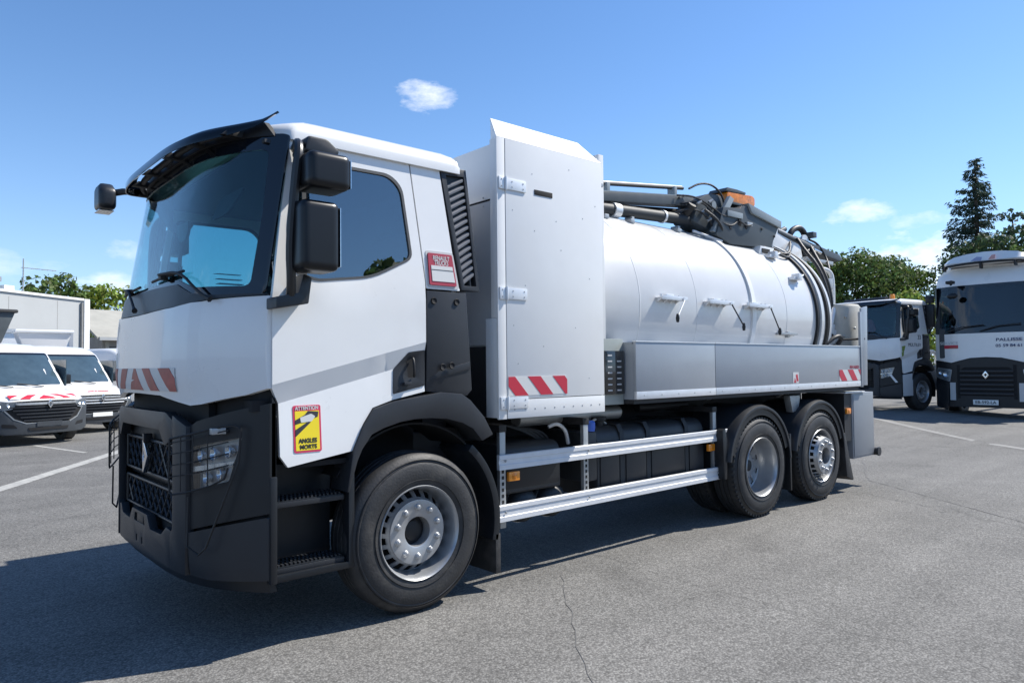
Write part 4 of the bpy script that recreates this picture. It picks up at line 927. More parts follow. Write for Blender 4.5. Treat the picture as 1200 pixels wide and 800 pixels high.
# beige cabinet behind the tank
bc = MB().lathe([(.0001, 1.30), (.30, 1.30), (.30, 2.33), (.27, 2.37), (.0001, 2.375)], (6.98, .42, 0), 'z', 40).build('silencer_drum', 'beige_unit', truck, smooth=40)
for (x, y, z) in ((6.76, .20, 2.2), (6.86, .13, 2.05), (6.74, .22, 1.95)): MB().ball((x, y, z), .018, n=8, m=6).build('stud', 'zinc', bc)
MB().cyl((6.62, .22, 1.90), (6.80, .05, 1.905), .014, n=8).build('cabinet_lever', 'black', bc); MB().ball((6.83, .03, 1.905), .04, n=12, m=8).build('lever_knob', 'black', bc)
# ---- rear wheels: fenders, flaps, rear box
for x in (4.27, 5.60):
    fe = MB().lathe([(.585, .0), (.60, -.004), (.615, .0), (.635, .05), (.635, .60), (.625, .60), (.625, .055), (.600, .012), (.585, .012)], (x, 0, .54), 'y', 40, a0=R(2), a1=R(172)).build('rear_fender', 'plastic_grey', truck, smooth=40)
    MB().lathe([(.52, .014), (.60, .013), (.60, .02), (.52, .02)], (x, 0, .54), 'y', 30, a0=R(15), a1=R(165)).build('fender_skirt', 'plastic_dark', fe)
MB().prism([(3.60, .46), (3.645, .46), (3.665, .84), (3.63, .96), (3.58, .94)], 'xz', .03, .40).build('mud_flap', 'plastic_dark', truck, bevel=.004)
MB().box(4.885, 4.915, .02, .42, .20, .82).build('mud_flap', 'plastic_dark', truck, bevel=.003)
MB().prism([(6.21, .72), (6.25, .74), (6.46, .15), (6.44, .14), (6.28, .20)], 'xz', .02, .50).build('mud_flap', 'rubber', truck, bevel=.003)
MB().box(.655, .70, .03, .36, .12, .40).build('mud_flap', 'rubber', truck, bevel=.003)
MB().prism([(5.10, 1.23), (5.34, 1.23), (5.30, 1.06), (5.16, 1.04)], 'xz', .12, .20).build('valve_bracket', 'zinc', truck, bevel=.006)
rb = MB().box(6.56, 7.20, .06, .62, .385, 1.215).build('rear_toolbox', 'grey_box', truck, bevel=.006)
MB().box(6.585, 7.175, .052, .0595, .41, 1.19).build('toolbox_door', 'grey_box', rb, bevel=.003)
MB().box(6.34, 6.90, .04, .66, 1.217, 1.235).build('toolbox_top', 'aluminium', rb, bevel=.002)
MB().box(6.36, 6.545, .07, .62, .62, 1.21).build('toolbox_back', 'chassis', truck)
rb2 = MB().box(6.56, 7.20, 1.88, 2.44, .385, 1.215).build('rear_toolbox', 'grey_box', truck, bevel=.006)
ub = MB().box(7.15, 7.27, .18, 2.32, .36, .48).build('underrun_bar', 'chassis', truck, bevel=.01)
MB().cyl((7.21, .02, .43), (7.21, .19, .43), .05, n=16).build('bar_end', 'rubber', ub); MB().cyl((7.21, .0, .43), (7.21, .019, .43), .058, n=16).build('bar_cap', 'plastic_grey', ub)
MB().box(6.62, 6.9, .30, .42, .30, .38).build('rear_bracket', 'chassis', truck, bevel=.01)
MB().box(6.8, 6.9, .4, 2.1, 1.24, 1.80).build('rear_crossbar', 'silver_paint', truck)
# ---- boom on top of the tank
bm_ = MB().cyl((1.95, .92, 3.165), (4.65, .82, 3.265), .062, n=24).build('boom_tube', 'boom_black', truck)
MB().lathe([(.063, 0), (.078, 0), (.078, .10), (.063, .10)], (2.95, .883, 3.202), 'x', 20).build('clamp_ring', 'aluminium', bm_); MB().lathe([(.063, 0), (.072, 0), (.072, .03), (.063, .03)], (3.75, .853, 3.232), 'x', 20).build('clamp_ring', 'aluminium', bm_)
for x in (3.2, 4.0): MB().box(x-.02, x+.02, .80, .90, 3.06, 3.15).build('boom_foot', 'zinc', bm_, bevel=.003)
ar_ = MB().prism([(1.92, 3.175), (4.35, 3.425), (4.35, 3.535), (1.92, 3.265)], 'xz', .84, .98).build('boom_arm', 'crane_grey', truck, bevel=.012)
MB().prism([(1.92, 3.267), (4.3, 3.532), (4.3, 3.545), (1.92, 3.279)], 'xz', .85, .985).build('arm_cap', 'crane_light', ar_)
MB().cyl((1.92, .92, 3.355), (4.25, .92, 3.635), .020, n=10).build('hydraulic_line', 'boom_black', ar_); MB().cyl((1.92, .93, 3.381), (4.25, .93, 3.661), .006, n=8).build('hydraulic_line', 'aluminium', ar_)
for x in (2.9, 4.05): MB().box(x-.025, x+.025, .87, .97, 3.26+(x-1.92)*.11, 3.36+(x-1.92)*.12).build('line_clip', 'crane_light', ar_, bevel=.004)
MB().prism([(1.92, 3.14), (4.35, 3.37), (4.35, 3.43), (1.92, 3.20)], 'xz', 1.02, 1.12).build('boom_beam', 'void', ar_, bevel=.006)
kn = MB().prism(fillet([(4.18, 3.22), (4.32, 3.50), (4.50, 3.58), (4.72, 3.60), (4.95, 3.50), (4.80, 3.28), (4.60, 3.12)], .04), 'xz', .74, 1.02).build('boom_knuckle', 'crane_grey', truck, bevel=.012)
MB().cyl((4.55, .70, 3.45), (4.55, 1.06, 3.45), .045, n=18).build('knuckle_pin', 'crane_light', kn)
MB().prism([(4.42, 3.12), (4.52, 3.10), (4.88, 3.55), (4.80, 3.58)], 'xz', .64, .69).build('knuckle_plate', 'crane_light', kn, bevel=.005)
MB().cyl((4.15, .72, 3.40), (4.15, .9, 3.22), .05, n=12).build('cylinder_end', 'black', kn)
MB().tube([(4.2, .8, 3.60), (4.35, .76, 3.68), (4.55, .72, 3.69), (4.75, .72, 3.60), (4.8, .72, 3.46)], .012, 8, smooth=2).build('hydraulic_hose', 'hose', kn)
MB().tube([(4.3, .66, 3.35), (4.45, .60, 3.25), (4.6, .62, 3.15), (4.62, .7, 3.05)], .016, 8, smooth=2).build('hydraulic_hose', 'hose', kn)
hp = fillet([(4.46, 3.08), (4.62, 3.42), (4.98, 3.45), (5.04, 3.49), (5.16, 3.50), (5.88, 3.38), (5.86, 3.32), (5.66, 3.05), (5.20, 3.02), (4.75, 3.0)], .015)
cbx = MB().prism(hp, 'xz', .62, .98).build('boom_housing', 'crane_grey', truck, bevel=.008)
MB().prism([(5.12, 3.53), (5.90, 3.405), (5.89, 3.315), (5.20, 3.42)], 'xz', .595, 1.02).build('housing_lid', 'crane_light', cbx, bevel=.004)
MB().box(4.68, 5.00, .60, .619, 3.32, 3.39, Matrix.Translation((0, 0, 0))).build('housing_plate', 'crane_light', cbx, bevel=.004)
for (x, z, r) in ((4.95, 3.28, .045), (5.1, 3.24, .03), (5.45, 3.26, .02), (5.75, 3.2, .016), (4.75, 3.2, .03)): MB().lathe([(.0001, -.012), (r*.8, -.01), (r, 0), (.0001, .002)], (x, .619, z), 'y', 14).build('port_plug', 'black', cbx)
MB().box(5.08, 5.20, .59, .619, 3.26, 3.30).build('housing_latch', 'zinc', cbx, bevel=.004)
bx = MB().prism([(5.25, 2.93), (5.30, 3.03), (5.62, 3.03), (5.55, 2.90)], 'xz', .55, .80).build('boom_mount', 'white_panel', truck, bevel=.01)
MB().box(5.32, 5.50, .543, .549, 2.945, 3.0).build('mount_window', 'void', bx)
be = MB().prism(fillet([(4.88, 3.555), (4.90, 3.665), (5.46, 3.695), (5.52, 3.67), (5.52, 3.59), (5.49, 3.555)], .025), 'xz', .74, .98).build('beacon', 'amber_dark', truck, bevel=.012)
MB().prism([(4.86, 3.668), (4.90, 3.715), (5.1, 3.72), (5.30, 3.712), (5.30, 3.688)], 'xz', .735, .985).build('beacon_lid', 'crane_grey', be, bevel=.004); MB().box(4.86, 5.55, .72, 1.0, 3.52, 3.553).build('beacon_base', 'crane_grey', be, bevel=.006)
MB().cyl((4.98, .86, 3.42), (5.0, .86, 3.53), .03, n=10).build('beacon_stalk', 'zinc', be)
rnd = random.Random(12)
for k, pts in enumerate(([(4.0, .82, 3.50), (4.2, .72, 3.50), (4.45, .66, 3.40), (4.62, .62, 3.30), (4.8, .61, 3.36)], [(4.1, .84, 3.42), (4.3, .68, 3.46), (4.5, .64, 3.26), (4.75, .61, 3.2), (4.9, .61, 3.28)], [(3.95, .82, 3.3), (4.15, .72, 3.36), (4.38, .69, 3.30), (4.5, .68, 3.16)], [(4.9, .60, 3.30), (5.05, .585, 3.24), (5.2, .60, 3.28)])):
    MB().tube(pts, .011, 7, smooth=2).build('hydraulic_hose', 'hose', kn)
for (x, y, z) in ((4.24, .72, 3.42), (4.32, .72, 3.33), (4.44, .70, 3.46), (4.40, .70, 3.24), (4.06, .83, 3.48)):
    MB().cyl((x, y, z), (x+.05, y-.02, z+.03), .018, n=8).build('hose_fitting', 'zinc', kn)
for x in (2.7, 3.1, 3.9): MB().box(x-.03, x+.03, .72, .80, 3.055, 3.10).build('lifting_lug', 'zinc', truck, bevel=.004)
for (x, z) in ((5.45, 2.90), (5.62, 2.62)):
    a = math.asin((z-TC[1])/TR); q = tmap(x, a)
    f = MB().box(x-.10, x+.10, q.y-.07, q.y+.03, z-.015, z+.02); f.box(x-.03, x+.03, q.y-.10, q.y, z-.01, z+.06); f.cyl((x+.08, q.y-.05, z+.02), (x+.17, q.y-.05, z+.06), .012, n=8); f.build('tank_lug', 'aluminium', truck, bevel=.003)
MB().cyl((4.15, .72, 3.10), (4.60, .64, 3.02), .014, n=8).build('grab_bar', 'aluminium', truck)
# ---- rear hoses and hoist
ri = MB(); 
rl = MB().tube([(6.70, .95, 3.16), (6.68, .92, 3.32), (6.76, .90, 3.45), (6.92, .88, 3.50), (7.07, .88, 3.44), (7.14, .9, 3.30), (7.12, .95, 3.1)], .042, 12, smooth=3).build('suction_hose', 'hose', truck, smooth=60)
MB().cyl((6.91, .80, 3.28), (6.91, 1.0, 3.28), .07, n=18).build('hose_coupling', 'zinc', truck)
MB().lathe([(.03, 0), (.10, 0), (.10, .03), (.03, .03)], (6.91, .79, 3.28), 'y', 20).build('coupling_flange', 'aluminium', truck)
MB().prism(fillet([(5.9, 2.85), (6.05, 3.28), (6.15, 3.38), (6.35, 3.36), (6.75, 3.20), (6.8, 3.05), (6.55, 2.92)], .03), 'xz', .78, .84).build('hoist_bracket', 'white_panel', truck, bevel=.006)
MB().cyl((6.15, .82, 3.34), (7.0, .80, 3.22), .05, n=14).build('hoist_cylinder', 'crane_grey', truck); MB().cyl((7.0, .80, 3.22), (7.35, .79, 3.17), .025, n=12).build('cylinder_rod', 'chrome', truck)
MB().prism([(6.55, 3.26), (6.60, 3.33), (7.9, 3.20), (8.05, 3.13), (7.95, 3.10), (7.2, 3.16)], 'xz', .78, 1.1).build('rear_beam', 'crane_grey', truck, bevel=.01)
MB().box(6.75, 7.55, .70, .76, 3.0, 3.05).build('ladder_rail', 'zinc', truck, bevel=.006)
for k, pts in enumerate(([(6.6, .75, 3.28), (6.5, .60, 3.1), (6.52, .42, 2.85), (6.5, .30, 2.5), (6.5, .28, 2.2), (6.55, .34, 1.85)], [(7.05, .8, 3.25), (6.85, .62, 3.05), (6.75, .45, 2.8), (6.72, .36, 2.5), (6.7, .35, 2.2), (6.7, .4, 1.85)], [(5.75, .72, 3.06), (5.85, .58, 2.98), (6.0, .56, 3.0), (6.15, .62, 3.1)], [(5.5, .64, 3.05), (5.65, .52, 2.96), (5.95, .52, 2.92), (6.3, .70, 3.12), (6.5, .8, 3.25)], [(7.1, .85, 3.35), (7.3, .8, 3.30), (7.45, .75, 3.1), (7.2, .6, 2.9)])):
    MB().tube(pts, .024 if k < 2 else .016, 9, smooth=3).build('hydraulic_hose', 'hose', truck, smooth=60)
MB().tube([(6.95, .5, 1.9), (7.05, .5, 2.2), (7.08, .5, 2.75), (7.02, .52, 2.86), (6.85, .55, 2.88)], .03, 10, smooth=2).build('hand_rail', 'white_panel', truck)
MB().box(6.88, 7.02, .47, .56, 2.60, 2.74).build('rail_box', 'zinc', truck, bevel=.01)
for k, (x, z) in enumerate(((6.55, 2.0), (6.62, 1.92), (6.5, 1.88))): MB().prism([(x, z-.08), (x+.10, z-.06), (x+.13, z+.10), (x+.03, z+.12)], 'xz', .30, .36).build('door_clamp', 'aluminium', truck, bevel=.008)
MB().cyl((6.60, .33, 2.05), (6.72, .33, 2.32), .03, n=12).build('clamp_cylinder', 'aluminium', truck)
MB().tube([(6.30, .25, 1.84), (6.45, .18, 1.95), (6.6, .18, 1.92), (6.62, .25, 1.84)], .028, 10, smooth=2).build('rubber_hose', 'hose', truck)
gearm = MB()
rnd = random.Random(5)
for k in range(14):
    x = 6.35+rnd.random()*1.0; z = 3.08+rnd.random()*.34; y = .78+rnd.random()*.4; s_ = .03+.05*rnd.random()
    if k % 2: gearm.box(x-s_, x+s_, y-s_, y+s_, z-s_*.7, z+s_*.7)
    else: gearm.cyl((x-s_, y, z), (x+s_*1.5, y, z+s_), s_*.6, n=8)
gearm.build('valve_cluster', 'crane_grey', truck, bevel=.004, kind='stuff')
# ---- wire guards over the headlamps
for far in (False, True):
    Y = (lambda y: 2.5-y) if far else (lambda y: y)
    def P_(y, z, off=.075): return Vector((fx(Y(y), z, off), Y(y), z))
    w = MB(); w.tube([P_(.50, 1.20), P_(.30, 1.24), P_(.12, 1.29, .06), P_(.075, 1.27, .06), P_(.08, 1.22, .06)], .0065, 6, smooth=1)
    w.tube([P_(.075, 1.27, .06), P_(.085, 1.08, .06), P_(.235, .60, .07), P_(.29, .555, .06), P_(.355, .60, .07), P_(.345, .88, .07)], .0065, 6)
    w.tube([P_(.50, 1.20), P_(.51, .90), P_(.46, .875), P_(.14, .97), P_(.12, 1.05)], .006, 6, smooth=1)
    for k in range(4): z = 1.175-k*.065; w.tube([P_(.505, z), P_(.30, z+.035), P_(.13, z+.085, .06)], .0038, 5)
    for y in (.40, .31, .22): w.tube([P_(y, 1.215+.1*(.42-y)), P_(y, .90+.25*(.42-y))], .0038, 5)
    go = w.build('headlight_guard', 'black', truck)
    w2 = MB(); w2.box(fx(Y(.2), 1.24, .08), fx(Y(.2), 1.24, .0), Y(.2)-.02, Y(.2)+.02, 1.235, 1.27); w2.build('guard_clip', 'zinc', go, bevel=.004)
# far side running board wires seen past the bumper
w = MB(); w.tube([(-1.12, 2.60, 1.17), (-1.10, 2.66, 1.1), (-1.10, 2.66, .62), (-1.1, 2.60, .58)], .012, 6, smooth=1)
for k in range(6): w.tube([(-1.10+.05*math.cos(a), 2.62, 1.08-.085*k+.05*math.sin(a)) for a in lin(0, 2*PI, 12)[:-1]], .006, 5, closed=True)
w.build('far_guard', 'black', truck)
MB().box(-1.16, -1.06, 2.52, 2.64, 1.13, 1.22).build('guard_mount', 'black', truck, bevel=.01); MB().box(-1.14, -1.07, 2.56, 2.63, .52, .58).build('guard_mount', 'black', truck, bevel=.01)

# ================================================================ white tipper / hook-lift truck parked behind the tanker's tail
def put(u, v): pass
t2 = empty('tipper_truck', 'white hook-lift truck with amber beacon on its cab, parked right behind the tanker', 'truck', (19.4, 3.66, .24), R(-10)); t2.scale = (1.01, 1.01, 1.01)
build_cab(t2, dict(main=False))
wheel(t2, 0, 'front', 0.0); wheel(t2, 3.9, 'drive', 0.0); wheel(t2, 0, 'front', 2.5, far=True); wheel(t2, 3.9, 'drive', 2.5, far=True)
MB().box(-.9, 5.5, .85, .93, .80, 1.08).build('frame_rail', 'chassis', t2); MB().box(-.9, 5.5, 1.57, 1.65, .80, 1.08).build('frame_rail', 'chassis', t2)
MB().cyl((0, .25, .52), (0, 2.25, .52), .075).build('axle', 'chassis', t2); MB().cyl((3.9, .25, .52), (3.9, 2.25, .52), .075).build('axle', 'chassis', t2)
hk = MB(); hk.prism([(.55, 1.30), (.85, 2.05), (1.0, 2.0), (1.25, 1.25)], 'xz', .80, .95); hk.build('hook_arm', 'white_panel', t2, bevel=.02)
MB().prism([(.6, 2.35), (.72, 2.5), (1.5, 1.45), (1.35, 1.3)], 'xz', 1.0, 1.5).build('hook_arm', 'silver_paint', t2, bevel=.02)
MB().tube([(.62, .25, 1.30), (.75, .2, 1.62), (.95, .2, 1.66), (1.15, .2, 1.5), (1.05, .2, 1.3)], .05, 10, smooth=2).build('pipe_loop', 'white_panel', t2)
MB().box(.55, 1.5, .12, .7, .55, 1.25).build('side_locker', 'silver_paint', t2, bevel=.02); MB().box(1.6, 3.0, .15, .75, .5, 1.1).build('fuel_tank', 'aluminium', t2, bevel=.04)
MB().prism([(-.97, .42), (-.97, 1.0), (-.50, 1.04), (-.50, .42)], 'xz', -.012, .018).build('step_cover', 'label_grey', t2, bevel=.01)
bcn = MB().lathe([(.0001, 0), (.07, 0), (.07, .10), (.05, .14), (.0001, .145)], (-.35, .6, 3.15), 'z', 18).build('beacon', 'amber', t2)
MB().cyl((-.35, .6, 3.10), (-.35, .6, 3.15), .08).build('beacon_base', 'black', bcn)
text('MULTILEV', .13, 'ink', t2, frame_near(-.36, side_in(-.36, 1.82)-.004, 1.82), width=.62); text('33', .17, 'ink', t2, frame_near(-.12, side_in(-.1, 2.02)-.004, 2.03), bold=.002)
text('201', .13, 'ink', t2, frame_front(-1.20, .38, 1.72)@Matrix.Rotation(R(28), 4, 'Y'), bold=.002)
MB().prism([(-.97, 1.64), (-.97, 1.78), (-.80, 1.80), (-.86, 1.66)], 'xz', -.004, -.001).build('green_mark', 'green_logo', t2)
wr = MB().prism(fillet([(-.985, 1.62), (-.985, 1.50), (-.90, 1.52), (-.88, 1.66)], .02), 'xz', -.005, -.001).build('green_mark', 'green_logo', t2)
MB().prism(fillet([(1.0, 2.25), (1.12, 2.6), (1.3, 2.62), (1.42, 2.2)], .08), 'yz', -.52, -.50).build('windscreen_poster', 'red_dark', t2)

# ================================================================ tall white tractor unit on the right
T = empty('tractor_unit', 'tall white road tractor with roof light bar at the right edge', 'truck', (19.3, 2.08, .03)); T.scale = (1.04, 1.04, 1.04)
def tfx(y, z, off=0.0):
    c = -off
    if z > 2.25: c += (z-2.25)*.12
    if z > 3.55: c += (z-3.55)**2*1.6
    s = min(abs(y)/1.25, 1); return c+.30*s**3.6
TY = [-1.24+2.48*i/24 for i in range(25)]
def tm(off=0.0): return lambda y, z: (tfx(y, z, off), y, z)
def sym(l): return l+[(-a, b) for a, b in reversed(l)]
th = (.04, 0, 0)
MB().sheet(sym([(-.0, 1.62), (.35, 1.60), (.62, 1.53), (.80, 1.48), (1.235, 1.56), (1.235, 2.235), (0, 2.235)])[:14], tm(), th, cu=TY, cv=[1.7, 2.0]).build('front_panel', 'white_paint', T, smooth=40)
MB().sheet(fillet([(-1.235, 2.24), (1.235, 2.24), (1.225, 3.50), (-1.225, 3.50)], .05), tm(), th, holes=[fillet([(-1.10, 2.42), (1.10, 2.42), (1.09, 3.42), (-1.09, 3.42)], .08)], cu=TY, cv=[2.6, 3.0, 3.3]).build('windscreen_border', 'frit', T, smooth=50)
MB().sheet(fillet([(-1.10, 2.42), (1.10, 2.42), (1.09, 3.42), (-1.09, 3.42)], .08), tm(-.004), (.004, 0, 0), cu=TY, cv=[2.6, 3.0, 3.3]).build('windscreen', 'van_glass', T, smooth=50)
rf = fillet([(-1.225, 3.505), (1.225, 3.505), (1.19, 3.80), (1.0, 3.99), (-1.0, 3.99), (-1.19, 3.80)], [0, 0, .1, .3, .3, .1], 6)
MB().sheet(rf, tm(), th, cu=TY, cv=[3.6, 3.7, 3.8, 3.9]).build('roof_front', 'white_paint', T, smooth=50)
sec = lambda x, k: [Vector((x, a*k, b)) for a, b in ((1.24, 1.25), (1.245, 2.25), (1.235, 3.4), (1.19, 3.80), (1.0, 4.0), (-1.0, 4.0), (-1.19, 3.80), (-1.235, 3.4), (-1.245, 2.25), (-1.24, 1.25))]
for s_ in (-1, 1):
    MB().box(.32, 2.0, s_*1.21-.02, s_*1.21+.02, .95, 2.30).build('side_panel', 'white_paint', T, bevel=.006)
    MB().box(.40, 1.3, s_*1.205-.008, s_*1.205+.008, 2.31, 3.30).build('door_window', 'side_glass', T)
    MB().box(1.3, 2.0, s_*1.205-.02, s_*1.205+.02, 2.31, 3.50).build('side_panel', 'white_paint', T)
    MB().box(.30, .40, s_*1.205-.02, s_*1.205+.02, 2.31, 3.50).build('corner_pillar', 'gloss_black', T); MB().box(.40, 1.3, s_*1.205-.02, s_*1.205+.02, 3.31, 3.50).build('side_panel', 'white_paint', T)
g = MB(); g.loft([[Vector((x, a, b)) for a, b in ((1.225, 3.49), (1.19, 3.80), (1.0, 3.995+dz), (0, 4.03+dz), (-1.0, 3.995+dz), (-1.19, 3.80), (-1.225, 3.49))] for x, dz in ((.50, -.005), (.9, .06), (2.0, .12))]); g.build('roof', 'white_paint', T, smooth=40)
MB().box(1.96, 2.0, -1.18, 1.18, .95, 3.5).build('rear_wall', 'white_paint', T); MB().box(.3, 1.95, -1.18, 1.18, 1.2, 1.5).build('cab_floor', 'void', T)
MB().box(1.2, 1.25, -1.18, 1.18, 1.5, 3.5).build('bunk_curtain', 'interior', T); MB().prism([(.12, 1.6), (.12, 2.38), (.6, 2.45), (.7, 1.6)], 'xz', -1.1, 1.1).build('dashboard', 'dash', T, bevel=.03)
for y in (-.6, .6): MB().box(.95, 1.15, y-.25, y+.25, 1.6, 2.75).build('seat', 'interior', T, bevel=.06)
MB().sheet(sym([(0, .33), (.95, .33), (1.0, .5), (1.235, .62), (1.235, 1.545), (.80, 1.465), (.62, 1.515), (.35, 1.585), (0, 1.605)]), tm(.02), th, holes=[fillet([(-.60, .62), (.60, .62), (.62, 1.25), (.5, 1.36), (-.5, 1.36), (-.62, 1.25)], .03)], cu=TY).build('bumper', 'plastic_dark', T, smooth=40)
MB().box(.0, .05, -.66, .66, .55, 1.42).build('grille_backing', 'void', T)
for k in range(6):
    z = .66+k*.115
    MB().box(-.03, .02, -.59, .59, z, z+.045).build('grille_slat', 'plastic_grey', T, bevel=.008)
MB().sheet([(0, 1.27), (-.075, 1.16), (0, 1.05), (.075, 1.16)], lambda y, z: (-.06, y, z), (.03, 0, 0), holes=[[(0, 1.20), (-.03, 1.16), (0, 1.12), (.03, 1.16)]]).build('emblem', 'chrome', T, bevel=.006)
for s_ in (-1, 1):
    q = (lambda l: [(s_*a, b) for a, b in l])
    hl = MB().sheet(q(fillet([(.78, 1.30), (1.18, 1.36), (1.22, 1.10), (.84, .98)], .03)), tm(.03), (.03, 0, 0), cu=TY).build('headlight', 'lamp_back', T)
    MB().sheet(q(fillet([(.80, 1.28), (1.16, 1.34), (1.20, 1.11), (.86, 1.0)], .03)), tm(.036), (.004, 0, 0), cu=TY).build('headlight_glass', 'lamp_glass', hl)
    for (y, z, r) in ((.93, 1.18, .07), (1.08, 1.22, .05)): MB().lathe([(.004, .0), (r*.7, -.006), (r, -.02), (.004, .01)], (tfx(y, z, .032), s_*y, z), 'x', 16).build('lamp_reflector', 'lamp_inner', hl)
    MB().sheet(q([(.70, .50), (.84, .50), (.84, .96), (.70, .96)]), tm(.035), (.015, 0, 0), cu=TY).build('corner_reflector', 'label_grey', T)
    MB().sheet(q(fillet([(.90, .24), (1.235, .32), (1.235, 1.0), (.86, .93)], .05)), tm(.05), (.05, 0, 0), cu=TY).build('bumper_corner', 'plastic_dark', T, bevel=.01)
    mi = MB().box(.42, .58, s_*1.42-.11, s_*1.42+.11, 2.45, 3.10).build('mirror', 'plastic_dark', T, bevel=.04); MB().tube([(.45, s_*1.2, 3.3), (.45, s_*1.42, 3.25), (.48, s_*1.42, 3.0)], .03, 8).build('mirror_arm', 'plastic_dark', mi)
    MB().box(.43, .57, s_*1.42-.10, s_*1.42+.10, 3.12, 3.34).build('mirror', 'plastic_dark', T, bevel=.04)
pl = MB().box(-.075, -.06, -.27, .29, .40, .53).build('number_plate', 'plate', T, bevel=.004); text('EB-592-LA', .10, 'ink', pl, frame_front(-.0765, .01, .465), width=.46, bold=.002)
MB().tube([(-.02, .72, 3.62), (-.16, .70, 3.60), (-.17, .68, 3.50)], .03, 8, smooth=1).build('mirror_stalk', 'black', T); MB().ball((-.18, .66, 3.22), .13, (.5, 1, .6)).build('kerb_mirror', 'plastic_dark', T)
MB().box(-.22, -.04, .62, .80, 3.54, 3.62).build('camera_mount', 'black', T, bevel=.02)
MB().tube([(-.03, .9, 2.28), (-.06, .5, 2.40), (-.05, .0, 2.44)], .014, 6).build('wiper', 'black', T); MB().tube([(-.03, .1, 2.28), (-.06, -.3, 2.40), (-.05, -.8, 2.44)], .014, 6).build('wiper', 'black', T)
text('SERVICE', .10, 'label_grey', T, frame_front(.02, .83, 1.99), width=.42, bold=.001); rr_ = MB().sheet([(.62, 1.85), (1.05, 1.85), (1.05, 1.94), (.62, 1.94)], tm(.004), (.003, 0, 0), cu=TY).build('red_band', 'red', T)
MB().sheet([(.63, 1.86), (.85, 1.86), (.85, 1.89), (.63, 1.89)], tm(.008), (.003, 0, 0), cu=TY).build('band_note', 'red_worn', rr_)
text('PALLISSE', .105, 'ink_blue', T, frame_front(-.004, -.52, 2.05), width=.56, bold=.002); text('05 59 84 61', .10, 'ink_blue', T, frame_front(-.004, -.52, 1.90), width=.56, bold=.002)
# roof light bar board
rb_ = MB().loft([[Vector((x, y, z)) for (x, z) in ((.12+ex, 4.03+dz), (.08+ex, 4.10+dz), (.20+ex, 4.03+h), (.9, 4.03+h*.9), (1.0, 4.03))] for y, h, ex, dz in ((.95, .04, .14, 0), (.88, .16, .07, 0), (.72, .24, .03, 0), (.4, .29, 0, 0), (0, .31, -.01, 0), (-.4, .29, 0, 0), (-.72, .24, .03, 0), (-.88, .16, .07, 0), (-.95, .04, .14, 0))]).build('roof_spoiler', 'white_paint', T, smooth=40)
MB().tube([(.16, .98, 3.99), (.07, .8, 4.03), (.02, .3, 4.055), (.02, -.3, 4.055), (.07, -.8, 4.03), (.16, -.98, 3.99)], .03, 8, smooth=2).build('light_bar', 'black', rb_)
for y in (.90, .05, -.7): MB().box(-.02, .16, y-.02, y+.02, 3.90, 4.04).build('bar_foot', 'black', rb_)
MB().prism([(.28, 4.11), (.05, 4.10), (.02, 4.19), (.14, 4.21)], 'yz', .052, .056).build('blue_print', 'blue_faint', rb_); MB().prism([(-.12, 4.115), (-.26, 4.11), (-.28, 4.22), (-.20, 4.22)], 'yz', .046, .05).build('red_print', 'red_faint', rb_)
wheel(T, 1.35, 'front', -1.2); wheel(T, 1.35, 'front', 1.2, far=True); wheel(T, 5.0, 'drive', -1.2); wheel(T, 5.0, 'drive', 1.2, far=True)
MB().cyl((1.35, -1.0, .52), (1.35, 1.0, .52), .08).build('axle', 'chassis', T); MB().box(.3, 6.2, -.45, -.37, .8, 1.05).build('frame_rail', 'chassis', T); MB().box(.3, 6.2, .37, .45, .8, 1.05).build('frame_rail', 'chassis', T)
MB().box(.2, 1.9, -1.15, 1.15, .55, 1.2).build('engine', 'void', T)

